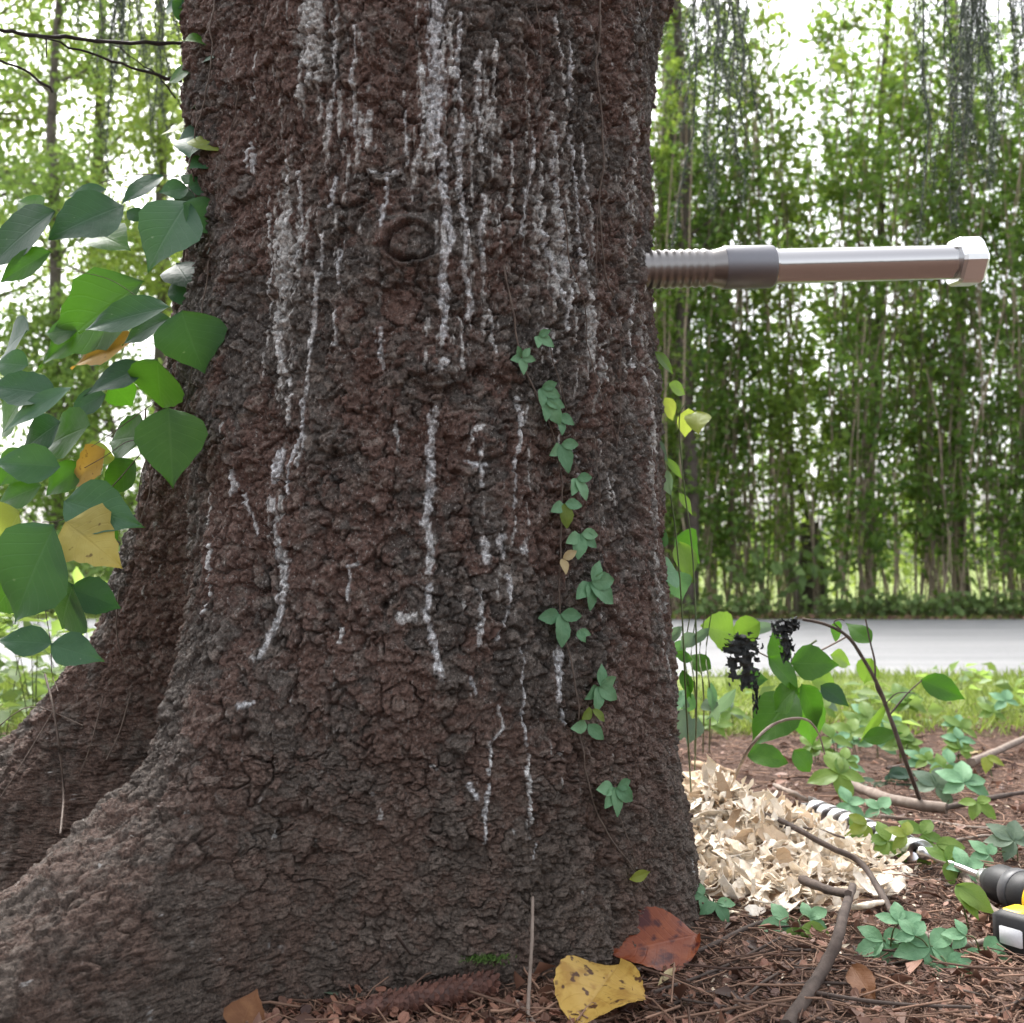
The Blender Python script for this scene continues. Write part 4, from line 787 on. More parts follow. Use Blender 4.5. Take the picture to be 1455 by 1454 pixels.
seedling(1130, 1330, .05, [(1118, 1312, 36, 3, 190, 150), (1138, 1318, 50, 3, 280, 110), (1150, 1305, 30, 3, 30, 130)], 'three leaved seedling with one bright green leaf below the wood chips', ('creeper', 'light', 'creeper'))
seedling(1260, 1365, .05, [(1255, 1338, 40, 5, 260, 250), (1278, 1312, 36, 4, 60, 180)], 'bluish green creeping seedling right of the curled brown leaf', ('creeper',))
seedling(1330, 1380, .05, [(1322, 1345, 52, 5, 262, 260), (1345, 1368, 40, 4, 300, 160), (1300, 1330, 34, 3, 120, 140)], 'bluish green seedling with long five part leaf in front of the yellow tool', ('creeper',))
seedling(1400, 1370, .05, [(1398, 1352, 44, 4, 300, 200), (1372, 1330, 30, 3, 160, 120)], 'bluish green seedling at the black end of the battery', ('creeper',))
seedling(1375, 1400, .04, [(1380, 1398, 30, 5, 270, 220)], 'low pale seedling in the needles below the tools', ('creeper',))
seedling(975, 1290, .05, [(960, 1255, 22, 4, 100, 240)], 'tiny three lobed seedling touching the foot of the trunk', ('creeper',))
seedling(1010, 1302, .05, [(1000, 1272, 26, 3, 180, 160), (1018, 1283, 30, 3, 290, 140)], 'small seedling before the heap of wood chips', ('creeper', 'creeper'))
seedling(1195, 1160, .05, [(1192, 1100, 42, 5, 270, 330)], 'light green lobed seedling above the tip of the auger', ('light',))
seedling(1225, 1215, .05, [(1210, 1180, 32, 3, 330, 160), (1232, 1172, 28, 3, 200, 120)], 'yellow green seedling hiding the middle of the auger', ('light', 'yg'))
seedling(1330, 1225, .05, [(1310, 1185, 34, 4, 20, 220), (1330, 1200, 46, 3, 300, 130)], 'yellow green broad seedling where auger meets drill', ('light', 'light'))
seedling(1285, 1232, .05, [(1262, 1196, 34, 4, 200, 200), (1288, 1188, 30, 3, 150, 160)], 'yellow green seedling leaning over the end of the auger', ('light', 'yg'))
seedling(1360, 1262, .05, [(1345, 1225, 36, 4, 20, 220), (1372, 1232, 30, 4, 60, 240)], 'light green seedling half hiding the shank of the drill bit', ('light', 'creeper'))
seedling(1200, 1172, .05, [(1205, 1142, 30, 4, 340, 220)], 'green seedling over the tip end of the auger spiral', ('creeper',))
seedling(1375, 1320, .05, [(1358, 1258, 62, 2, 305, 34)], 'long drooping green leaf in front of the drill chuck', ('light',))
seedling(1345, 1140, .05, [(1330, 1118, 34, 5, 60, 240), (1370, 1112, 38, 5, 80, 240)], 'grey green seedling on the far side of the fallen branch', ('pale', 'creeper'))
seedling(1388, 1170, .05, [(1388, 1140, 30, 4, 280, 200)], 'round green seedling right of the fallen branch', ('light',))
seedling(1408, 1110, .05, [(1402, 1075, 26, 2, 290, 60)], 'small yellowing upright leaf far behind the drill', ('yg',))
seedling(1450, 1225, .05, [(1440, 1195, 36, 5, 120, 240), (1405, 1215, 30, 4, 150, 200)], 'pale seedling standing over the drill chuck', ('pale', 'creeper'))
seedling(1300, 1120, .05, [(1262, 1100, 40, 3, 320, 100), (1245, 1112, 30, 3, 250, 160)], 'dark blue green seedling under the sapling stem', ('dark', 'pale'))
seedling(1262, 1168, .05, [(1250, 1150, 26, 4, 90, 220)], 'small green seedling behind the middle of the auger', ('creeper',))
for q, (px, py) in enumerate([(random.uniform(1150, 1455), random.uniform(1040, 1120)) for _ in range(12)] + [(1010, 1055), (1045, 1040), (1180, 1035), (1240, 1045), (1290, 1030), (1420, 1035), (1215, 1075), (1110, 1045)]):
    seedling(px, py, .06, [(px + random.uniform(-10, 10), py - random.uniform(20, 40), random.uniform(20, 32), random.choice((3, 4, 5)), random.uniform(60, 120), 230) for _ in range(2)], 'small weed at the edge where litter turns to grass', (random.choice(['pale', 'light', 'creeper']), 'light'), 'weeds at the edge of the grass')

# ================================================================== FALLEN LEAVES
def fallen(name, b_, t_, w, mat, label, zb=.012, zt_=.02, kind='round', nrm=(0, -.45, .9), dY=0):
    Bp = gnd(*b_, zb); Tp = gnd(*t_, zt_) if dY == 0 else at(*t_, Bp[1] + dY)
    lpx = np.linalg.norm(Tp - Bp) * FP / Bp[1]; me = get_leaf(kind, mat, random.randrange(4))
    ws = np.clip((w / lpx) / KW[kind], .3, 2.5)
    return tag(obj(name, me, None, None, mw=frame(Bp, Tp, np.array(nrm, float), float(ws))), label, 'leaf')
fallen('fallen_leaf', (992, 1328), (874, 1350), 92, 'red', 'red and orange blotched fallen leaf at the foot of the trunk', .03, .03, 'broad', (.0, -.70, .72))
fallen('fallen_leaf', (880, 1370), (822, 1442), 118, 'fallen', 'bright yellow fallen leaf with dark marks lying on the litter', .022, .022, 'broad', (-.05, -.55, .85))
fallen('fallen_leaf', (1210, 1372), (1240, 1418), 36, 'brown', 'curled orange brown leaf between the dark stick and the seedlings', .03, .015, 'round', (-.3, -.8, .5))
fallen('fallen_leaf', (340, 1470), (362, 1404), 64, 'brown', 'orange brown leaf standing upright against the big root', .0, .0, 'big', (-.25, -.95, .2), dY=.02)
fallen('fallen_leaf', (1278, 1062), (1300, 1076), 16, 'fallen', 'small orange yellow leaf in the litter behind the auger', .02, .01)
fallen('fallen_leaf', (1300, 1200), (1325, 1222), 26, 'brown', 'orange brown leaf lying against the end of the auger spiral', .03, .02, 'big', (-.3, -.8, .5))
fallen('fallen_leaf', (1375, 1070), (1392, 1062), 20, 'cream', 'pale tan leaf in the litter far behind the drill', .02, .02)
fallen('fallen_leaf', (1270, 1030), (1250, 1022), 14, 'cream', 'pale leaf at the near edge of the grass', .02, .02)
# fallen grey bark chips and pale splinters round the foot
for (b_, t_, w, mat, lb) in (((960, 1375), (935, 1395), 12, 'cream', 'white wood splinter beside the yellow leaf'), ((450, 1405), (500, 1412), 14, 'pale', 'grey wood sliver on the cone scales by the root'), ((1225, 1318), (1255, 1340), 20, 'cream', 'loose pale shaving between the two seedlings')):
    fallen('wood_sliver', b_, t_, w, mat, lb, .015, .012, 'lance', (0, -.4, .9))['category'] = 'wood sliver'

# ================================================================== AUGER AND DRILL
tipA = at(1146, 1140, 2.23); tipA[2] = .024; chk = np.array([.736, 1.66, .042])
axd = chk - tipA; LA = np.linalg.norm(axd); axd /= LA
auger = empty('auger_bit', (tipA[0], tipA[1], 0), 'shiny spiral auger drill bit lying on the litter beside the wood chips', 'drill bit')
e1 = np.cross(axd, (0, 0, 1)); e1 /= np.linalg.norm(e1); e2 = np.cross(e1, axd)
def helix(r0_, r1_, wid, pitch, s0, s1, n, ph=0):
    V = []; F = []
    for i in range(n + 1):
        s = s0 + (s1 - s0) * i / n; a = 2 * math.pi * s / pitch + ph; rd = e1 * math.cos(a) + e2 * math.sin(a)
        for (rr, ds) in ((r0_, -wid * .30), (r1_ * .97, -wid * .5), (r1_, -wid * .42), (r1_, wid * .42), (r1_ * .97, wid * .5), (r0_, wid * .30)):
            V.append(tipA + axd * (s + ds) + rd * rr)
    for i in range(n):
        for j in range(6): F.append((i * 6 + j, i * 6 + (j + 1) % 6, i * 6 + 6 + (j + 1) % 6, i * 6 + 6 + j))
    F += [tuple(range(6)), tuple(n * 6 + j for j in range(6))[::-1]]
    return np.array(V), F
SPL = .41
part('spiral_flight', *helix(.004, .0205, .021, .043, .012, SPL, 220), M['auger'], auger, smooth=False)
part('core', *lathe(tipA, axd, [(0.004, .0055), (SPL, .0055), (SPL + .001, .009)], 14), M['rubber'], auger)  # steel core in plain black, so the inside of the spiral is dark
part('lead_screw', *lathe(tipA, axd, [(-.022, .0008), (-.012, .003), (.0, .0055), (.006, .0075)], 12), M['auger'], auger)
part('shank', *lathe(tipA, axd, [(SPL, .0115), (SPL + .012, .0115), (SPL + .016, .0055), (LA + .02, .0055)], 6), M['auger'], auger)
drill = empty('power_drill', (chk[0], chk[1], 0), 'cordless drill in black, grey and yellow lying on its side beyond the seedlings', 'drill')
hd = np.array([axd[1], -axd[0], 0]); hd /= np.linalg.norm(hd)
if hd[0] > 0: hd = -hd
upz = np.cross(axd, hd); upz = upz if upz[2] > 0 else -upz
part('chuck_nose', *lathe(chk, axd, [(-.012, .011), (-.010, .0135), (.008, .0165), (.010, .0165)], 28), M['auger'], drill)
part('chuck', *lathe(chk, axd, [(.004, .017), (.008, .019), (.022, .0255), (.030, .0290), (.062, .0295), (.064, .0285)], 28), M['rubber'], drill)
part('clutch_ring', *lathe(chk, axd, [(.063, .0300), (.065, .0322), (.082, .0330), (.083, .0322)], 32), M['grey_plastic'], drill)
part('gearbox', *lathe(chk, axd, [(.0825, .0315), (.086, .0325), (.118, .0335), (.119, .032)], 28), M['rubber'], drill)
bc = chk + axd * .172
part('motor_housing', *lathe(chk, axd, [(.1185, .030), (.122, .034), (.160, .0355), (.205, .0345), (.222, .029), (.226, .018)], 28), M['yellow_plastic'], drill)
hb = chk + axd * .185
hg = hd * math.cos(R(20)) + axd * math.sin(R(20))
hp = np.cross(hg, upz)
part('handle', *box(hb + hg * .062, hp * .019, hg * .05, upz * .016, .3), M['rubber'], drill)
bt = hb + hg * .104; bt[2] = .036
part('battery', *box(bt, hp * .042, hg * .024, upz * .030, .25), M['rubber'], drill)
part('battery_trim', *box(bt + hp * .016 + upz * .010 - hg * .004, hp * .018, hg * .0200, upz * .0215, .2), M['yellow_plastic'], drill)
part('battery_label', *box(bt + hg * .010 + hp * .012, hp * .017, hg * .0155, upz * .012, .12), M['white_plastic'], drill)
# ================================================================== WOOD CHIPS
heap_c = np.array([.415, 1.93])
def heap_h(x, y):
    q = ((x - heap_c[0]) / .17) ** 2 + ((y - heap_c[1]) / .26) ** 2
    return .085 * math.exp(-q * 1.1) + .06 * math.exp(-((x - .36) / .08) ** 2 - ((y - 2.02) / .10) ** 2)
def chip_mesh(seed):
    r_ = np.random.default_rng(seed); n = 7; wd = r_.uniform(.05, .16) if seed % 2 else r_.uniform(.15, .48); cur = r_.uniform(-2.4, 2.4) if seed % 3 else r_.uniform(-5.5, 5.5); tw = r_.uniform(-1.2, 1.2); V = []
    for i in range(n):
        s = i / (n - 1) - .5; a = cur * s
        p = np.array([0, math.sin(a) / cur if abs(cur) > .2 else s, (1 - math.cos(a)) / cur if abs(cur) > .2 else 0]); w = wd * .5 * (1 - .18 * abs(2 * s) ** 4) * r_.uniform(.65, 1.2)
        c_, s2 = math.cos(tw * s), math.sin(tw * s)
        for sg in (-1, 1): V.append(p + np.array([sg * w * c_, r_.uniform(-.09, .09), sg * w * s2]))
    V = np.array(V); V2 = V - np.array([0, 0, .018]); F = []
    for i in range(n - 1):
        a = 2 * i; F += [(a, a + 1, a + 3, a + 2), (14 + a + 2, 14 + a + 3, 14 + a + 1, 14 + a), (a, a + 2, 14 + a + 2, 14 + a), (a + 3, a + 1, 14 + a + 1, 14 + a + 3)]
    F += [(0, 14, 15, 1), (12, 13, 27, 26)]
    V = np.vstack([V, V2]); return V, F
CH = [chip_mesh(s) for s in range(24)]
CHM = [mesh('wood_shaving', v, f, smooth=False) for v, f in CH]
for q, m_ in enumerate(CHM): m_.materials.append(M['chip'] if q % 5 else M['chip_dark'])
def chip_pose(r_):
    while True:
        x = r_.gauss(heap_c[0] + .01, .115); y = r_.gauss(heap_c[1], .165)
        if ((x - heap_c[0]) / .25) ** 2 + ((y - heap_c[1]) / .36) ** 2 > 1: continue
        if math.hypot(x - X0, y - D0) < .44 and r_.random() < .95: continue
        break
    hh = heap_h(x, y); s = r_.uniform(.026, .070) * (1.45 if r_.random() < .25 else 1)
    return Matrix.Translation((x, y, max(gzs(x, y), 0) + hh * r_.uniform(.55, 1.0) + .006)) @ Matrix.Rotation(r_.uniform(0, 6.28), 4, 'Z') @ Matrix.Rotation(r_.gauss(0, .5), 4, 'X') @ Matrix.Rotation(r_.gauss(0, .6), 4, 'Y') @ Matrix.Scale(s, 4)
r_ = random.Random(21); poses = [chip_pose(r_) for _ in range(1500)]
poses.sort(key=lambda m_: -(m_.translation.z - heap_h(m_.translation.x, m_.translation.y) * .75) )
for q, mw in enumerate(poses[:290]):
    tag(obj('wood_shaving', CHM[q % 24], None, None, mw=mw), 'curled pale wood shaving in the fresh heap at the foot of the trunk', 'wood shaving', 'fresh wood shavings in the heap')
mb = MB()
for q, mw in enumerate(poses[290:]):
    v, f = CH[q % 24]; a = np.array(mw); mb.add(v @ a[:3, :3].T + a[:3, 3], f)
tag(obj('wood_shavings_heap', mesh('wood_shavings_heap', *mb.arr(), smooth=False), M['chip']), 'heap of fresh pale wood shavings under the bolt', 'wood shavings', kind='stuff')
# solid core of the heap so that no gaps reach the ground
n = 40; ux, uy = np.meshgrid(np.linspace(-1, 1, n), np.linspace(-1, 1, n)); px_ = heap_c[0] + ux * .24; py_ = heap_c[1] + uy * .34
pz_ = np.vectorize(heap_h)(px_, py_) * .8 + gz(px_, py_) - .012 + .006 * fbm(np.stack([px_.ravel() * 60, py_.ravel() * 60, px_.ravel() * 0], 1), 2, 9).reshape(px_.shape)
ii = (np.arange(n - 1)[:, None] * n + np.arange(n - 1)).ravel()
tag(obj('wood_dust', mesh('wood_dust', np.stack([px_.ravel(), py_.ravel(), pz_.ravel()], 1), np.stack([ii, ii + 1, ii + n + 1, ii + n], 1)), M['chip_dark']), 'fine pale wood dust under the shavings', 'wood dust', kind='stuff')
# slabs of split bark lying at the back of the heap
for (b_, t_, w, m_, lb) in (((985, 1085), (1045, 1100), 18, 'chip_dark', 'tan slab of torn wood leaning between trunk and heap'), ((1100, 1115), (1150, 1138), 9, 'twig_pale', 'grey bark slab on the far side of the wood chips'), ((1210, 1290), (1255, 1282), 8, 'chip', 'flat pale split chip at the near end of the heap')):
    P = np.array([gnd(*b_, .04), (gnd(*b_, .05) + gnd(*t_, .05)) / 2, gnd(*t_, .03)]); d = P[2] - P[0]; ln = np.linalg.norm(d); d /= ln; sd_ = np.cross(d, (0, 0, 1))
    V, F = tube(smooth_path(P, 4), (w * .35 * 1.9 / FP, w * .5 * 1.9 / FP, w * .3 * 1.9 / FP), 7, .28)
    solo('split_slab', V, F, M[m_], lb, 'wood slab')

# ================================================================== STICKS
def stick(pts, w, m_, label, zs=.012, w2=None, group=None, sides=7):
    P = []
    for q, p in enumerate(pts):
        z = p[2] if len(p) > 2 else zs; g0 = gnd(p[0], p[1], z); P.append(g0 + np.array([0, 0, gzs(g0[0], g0[1])]))
    Ym = np.mean([p[1] for p in P]); V, F = tube(smooth_path(P, 6), (w * .5 * Ym / FP, (w2 or w * .6) * .5 * Ym / FP), sides, .14)
    return solo('fallen_stick', V, F, M[m_], label, 'stick', group)
stick([(1212, 1262, .05), (1200, 1300, .06), (1190, 1340, .05), (1165, 1395, .02), (1118, 1460, .01)], 13, 'twig', 'thick dark knobbly stick standing out of the litter below the chips', w2=19)
stick([(1140, 1245, .05), (1175, 1262, .055), (1205, 1280, .06)], 14, 'twig', 'short broken stick lying across the near edge of the chips', w2=12)
stick([(1035, 1125, .07), (1062, 1150, .08), (1110, 1172, .08), (1180, 1205, .07), (1225, 1232, .05), (1262, 1285, .03), (1290, 1330, .02)], 8, 'twig', 'long thin brown runner draped over the wood chips', w2=9)
stick([(1105, 1180, .07), (1160, 1182, .07), (1200, 1195, .065)], 4, 'twig', 'short thin twig on the top of the chips', w2=3)
stick([(1175, 1098), (1225, 1115), (1280, 1135), (1345, 1145)], 14, 'twig_pale', 'fallen grey branch behind the auger', w2=16, zs=.03)
stick([(1340, 1145), (1400, 1135), (1470, 1122)], 9, 'twig', 'dark fallen branch running on behind the seedlings', w2=6, zs=.03)
stick([(1250, 1165), (1320, 1165), (1400, 1180), (1470, 1178)], 6, 'twig_pale', 'long straight twig lying behind the auger', w2=4)
stick([(1340, 1200), (1400, 1192), (1440, 1198)], 5, 'twig_pale', 'thin pale twig above the drill chuck', w2=3)
stick([(1380, 1085), (1430, 1060), (1470, 1045)], 12, 'twig_pale', 'grey curved branch at the edge of the litter', w2=8, zs=.03)
stick([(1260, 1090), (1350, 1075), (1400, 1060)], 5, 'twig', 'brown twig lying near the grass edge', w2=3)
stick([(905, 1378), (1000, 1345), (1065, 1318), (1120, 1300)], 6, 'twig', 'thin dark twig right of the red leaf', w2=8)
stick([(930, 1410), (1020, 1375), (1110, 1345)], 5, 'twig', 'brown twig right of the yellow leaf', w2=4)
stick([(1300, 1330), (1370, 1345), (1425, 1338)], 14, 'twig_pale', 'mossy grey stick in front of the drill battery', w2=8)
stick([(1365, 1240), (1400, 1290), (1470, 1345)], 12, 'twig_pale', 'grey bent stick under the drill', w2=14, zs=.02)
stick([(1150, 1420), (1260, 1428), (1380, 1440)], 6, 'twig', 'thin reddish twig among the needles at the front', w2=4)
stick([(757, 1290, .10), (756, 1340, .07), (752, 1400, .03), (748, 1470, 0)], 4.5, 'twig_pale', 'thin dry stalk standing upright before the trunk', w2=6)
stick([(735, 1420), (760, 1450), (775, 1480)], 6, 'twig_pale', 'short pale broken twig left of the yellow leaf', w2=4)
stick([(562, 1330, .10), (578, 1350, .07), (594, 1372, .02)], 5, 'twig', 'short red brown stick leaning on the trunk behind the cone', w2=4)
stick([(1030, 1440), (1085, 1400), (1140, 1375)], 5, 'twig', 'thin twig crossing to the foot of the thick stick', w2=4)
r_ = random.Random(5)
for q in range(70):
    px = r_.uniform(900, 1480); py = 1040 + 420 * r_.random() ** .8; a = r_.gauss(0, .5); ln = r_.uniform(30, 110) * (py - 800) / 450
    stick([(px, py), (px + ln * .5 * math.cos(a), py - ln * .22 * math.sin(a) + r_.uniform(-4, 4)), (px + ln * math.cos(a), py - ln * .4 * math.sin(a))], r_.uniform(2.2, 4.6) * (py - 700) / 550, r_.choice(['twig', 'twig', 'twig_pale']), 'slender dead twig lying loose among the needle litter', .008, group='loose twigs on the needle litter', sides=5)

# ================================================================== CONE, CONE SCALES, NEEDLES
def scale_mesh(seed):
    r_ = np.random.default_rng(seed); V = [(0, 0, 0)]
    for a, rr in zip(np.linspace(-1.15, 1.15, 7), (.55, .8, .95, 1.0, .95, .8, .55)): V.append((math.sin(a) * rr * .62, math.cos(a) * rr, .16 * math.cos(a * 1.2) - .1 * rr + r_.uniform(-.05, .05)))
    V = np.array(V); V2 = V - np.array([0, 0, .06]); F = [(0, i + 1, i) for i in range(1, 7)] + [(8, 8 + i, 8 + i + 1) for i in range(1, 7)] + [(i, i + 1, 9 + i, 8 + i) for i in range(1, 7)] + [(0, 1, 9, 8), (7, 0, 8, 15)]
    return np.vstack([V, V2]), F
SM = [scale_mesh(s) for s in range(5)]; SMM = [mesh('cone_scale', v, f, smooth=False) for v, f in SM]
for m_ in SMM: m_.materials.append(M['scale_solo'])
def flat_pose(x, y, s, r_, tilt=.45, lift=.006):
    return Matrix.Translation((x, y, gzs(x, y) + lift)) @ Matrix.Rotation(r_.uniform(0, 6.28), 4, 'Z') @ Matrix.Rotation(r_.gauss(0, tilt), 4, 'X') @ Matrix.Rotation(r_.gauss(0, tilt), 4, 'Y') @ Matrix.Scale(s, 4)
r_ = random.Random(31); n_ = 0
while n_ < 290:
    px = r_.uniform(370, 1120); py = r_.uniform(1385, 1470); p = gnd(px, py)
    rt = math.hypot(p[0] - X0, p[1] - D0); tht = math.atan2(p[0] - X0, -(p[1] - D0))
    if rt < float(Rb(tht, 0.01)) + .005: continue
    hump = .02 * math.exp(-((px - 560) / 150) ** 2)
    tag(obj('cone_scale', SMM[n_ % 5], None, None, mw=flat_pose(p[0], p[1], r_.uniform(.010, .019), r_, .5, .005 + hump * r_.random())), 'red brown spruce cone scale in the litter before the trunk', 'cone scale', 'cone scales littering the foot of the trunk'); n_ += 1
mb = MB(); k_ = 0
while k_ < 3000:
    px = r_.uniform(360, 1480); py = 1060 + 420 * r_.random() ** .75; p = gnd(px, py); rt = math.hypot(p[0] - X0, p[1] - D0); tht = math.atan2(p[0] - X0, -(p[1] - D0))
    if rt < float(Rb(tht, 0.01)): continue
    if px > 950 and r_.random() < .55: continue
    v, f = SM[k_ % 5]; a = np.array(flat_pose(p[0], p[1], r_.uniform(.007, .016), r_)); mb.add(v @ a[:3, :3].T + a[:3, 3], f); k_ += 1
tag(obj('cone_scale_litter', mesh('cone_scale_litter', *mb.arr(), smooth=False), M['scale']), 'scattered red brown cone scales and bark flakes over the ground', 'litter', kind='stuff')
def litter_pts(n, ymax=4.2):
    y = 1.05 + (ymax - 1.05) * rng.random(n) ** 1.5; x = rng.uniform(-.5, .56, n) * y
    rt = np.hypot(x - X0, y - D0); th_ = np.arctan2(x - X0, -(y - D0)); ok = rt > Rb(th_, np.full(n, .01)) - .01
    ok &= ~((x < -.35) & (y < 1.5)); ok &= rng.random(n) < sstep(4.3, 3.2, y)
    return x[ok], y[ok]
x, y = litter_pts(110000); P = np.stack([x, y, gz(x, y) + rng.uniform(0, .010, len(x))], 1); D = rng.normal(size=P.shape); D[:, 2] *= .25
V, F = blades(P, D, rdir(len(P), 1.5), rng.uniform(.010, .026, len(P)), .0017, .1)
tag(obj('needle_litter', mesh('needle_litter', V, F), M['litter']), 'carpet of brown fallen spruce needles on the ground', 'needles', kind='stuff')
x, y = litter_pts(5200, 4.4); n = len(x); a = rng.uniform(0, 6.28, n); ln = rng.uniform(.02, .16, n) * rng.random(n) ** .6; z0 = gz(x, y) + rng.uniform(.002, .014, n)
d = np.stack([np.cos(a), np.sin(a), rng.normal(0, .10, n)], 1); Pa = np.stack([x, y, z0], 1); w = rng.uniform(.0007, .0018, n)
side = np.stack([-np.sin(a), np.cos(a), np.zeros(n)], 1); upn = np.array([0, 0, 1.0]); Pm = Pa + d * ln[:, None] * .5 + rng.normal(0, .006, (n, 3)) * ln[:, None] / .1; Pe = Pa + d * ln[:, None]
V = np.stack([q + o for q in (Pa, Pm, Pe) for o in (side * w[:, None], upn * w[:, None] * 1.6, -side * w[:, None])], 1).reshape(-1, 3); k = np.arange(n)[:, None] * 9
F = np.concatenate([np.concatenate([k + r0 + c0, k + r0 + (c0 + 1) % 3, k + r0 + 3 + (c0 + 1) % 3, k + r0 + 3 + c0], 1) for r0 in (0, 3) for c0 in range(3)])
tag(obj('twig_litter', mesh('twig_litter', V, F), M['litter']), 'fine broken twigs strewn over the forest floor', 'twigs', kind='stuff')
x, y = litter_pts(1500, 4.6); n = len(x); P = np.stack([x, y, gz(x, y) + .008], 1); D = rng.normal(size=(n, 3)); D[:, 2] *= .3; V, F = blades(P, D, rdir(n, 1.5), rng.uniform(.015, .045, n), rng.uniform(.010, .024, n), .3)
tag(obj('dead_leaf_litter', mesh('dead_leaf_litter', V, F), M['scale']), 'small dead brown leaves scattered over the forest floor', 'leaf litter', kind='stuff')
# crumbs of pale wood scattered round the heap
n = 900; a = rng.normal(size=(n, 2)) * (.32, .34) + heap_c + (.08, -.06); ok = np.hypot(a[:, 0] - X0, a[:, 1] - D0) > .46; a = a[ok]
P = np.stack([a[:, 0], a[:, 1], gz(a[:, 0], a[:, 1]) + .006], 1); D = rng.normal(size=P.shape); D[:, 2] *= .25
V, F = blades(P, D, rdir(len(P), 1.2), rng.uniform(.006, .02, len(P)), rng.uniform(.002, .006, len(P)), .15)
tag(obj('wood_crumbs', mesh('wood_crumbs', V, F, smooth=False), M['chip']), 'crumbs of pale wood scattered on the litter around the heap', 'wood crumbs', kind='stuff')
# the cone
SMC = [m_.copy() for m_ in SMM]
for m_ in SMC: m_.materials.clear(); m_.materials.append(M['cone'])
c0 = gnd(505, 1438, .018); c1 = gnd(700, 1398, .02); cax = c1 - c0; cl = np.linalg.norm(cax); cax /= cl
cone = empty('spruce_cone', tuple((c0 + c1) / 2 * np.array([1, 1, 0])), 'long dark red brown spruce cone lying against the foot of the trunk', 'cone')
part('cone_core', *lathe(c0, cax, [(0, .006), (.02, .012), (cl * .6, .0145), (cl * .95, .013), (cl, .008)], 12), M['cone'], cone)
u1 = np.cross(cax, (0, 0, 1)); u1 /= np.linalg.norm(u1); u2 = np.cross(u1, cax)
for q in range(190):
    s = q / 190 * cl; a = q * 2.39996; rr = float(np.interp(s / cl, [0, .15, .6, .95, 1], [.006, .012, .0145, .013, .008])); rd = u1 * math.cos(a) + u2 * math.sin(a)
    Bp = c0 + cax * s + rd * rr * .7; Tp = c0 + cax * (s + .0085) + rd * (rr + .0042)
    obj('scale', SMC[q % 5], None, cone, mw=frame(Bp, Tp, rd - cax * .4, 1.1))
# moss tuft
P = np.stack([rng.normal(0, .014, 500), rng.normal(0, .008, 500), np.zeros(500)], 1) + skin(690, 1362, -.002)[0]; D = rdir(500, .6)
V, F = blades(P, D, rdir(500), .006, .0016); solo('moss_tuft', V, F, M['moss'], 'tiny tuft of green moss at the foot of the trunk', 'moss', kind='stuff')

# ================================================================== GRASS VERGES
def grass(name, xr, yr, n, hh, label):
    x = rng.uniform(*xr, n); y = rng.uniform(*yr, n); cl = fbm(np.stack([x * 1.7, y * 1.7, x * 0], 1), 3, 400); ok = cl > -.35 + .25 * rng.random(n); x, y = x[ok], y[ok]
    P = np.stack([x, y, gz(x, y)], 1); D = rng.normal(0, .55, P.shape); D[:, 2] = 1
    V, F = blades(P, D, rdir(len(P)), rng.uniform(.4, 1, len(P)) * hh, rng.uniform(.004, .010, len(P)), .15)
    tag(obj(name, mesh(name, V, F), M['grass']), label, 'grass', kind='stuff')
grass('near_grass', (-3.2, 3.6), (3.25, 4.97), 30000, .07, 'rough yellow green grass along the near side of the road')
grass('far_grass', (-8, 9), (9.75, 10.5), 16000, .07, 'thin grass along the far side of the road')
# broad weeds on the near verge
for q in range(60):
    x = random.uniform(-2.4, 2.7); y = random.uniform(3.3, 4.7)
    if q < 26: x = random.uniform(-2.4, -1.2); y = random.uniform(2.9, 4.6)
    n = 44 if q < 26 else 14; hh = .46 if q < 26 else .10
    P = np.stack([rng.normal(0, .09, n), rng.normal(0, .09, n), rng.uniform(.02, hh, n)], 1) + (x, y, gzs(x, y)); D = rng.normal(size=(n, 3)); D[:, 2] = D[:, 2] * .3 - .1
    V, F = blades(P, D, rdir(n, 2.0), rng.uniform(.05, .09, n), rng.uniform(.03, .05, n))
    e_ = empty('verge_weed', (x, y, gzs(x, y)), ('tall leafy weed seen left of the roots' if q < 26 else 'low broad leaved weed in the roadside grass'), 'plant', 'tall weeds left of the spruce' if q < 26 else 'weeds in the roadside grass')
    part('foliage', V, F, M['cover' if q % 3 else 'left_tree2'], e_)
    mb = MB()
    for k2 in range(5): mb.add(*tube(np.array([[x, y, gzs(x, y)], P[k2] * .5 + np.array([x, y, 0]) * .5 + (0, 0, .01), P[k2]]), (.002, .001), 4))
    part('stem', *mb.arr(), M['stem_green'], e_)

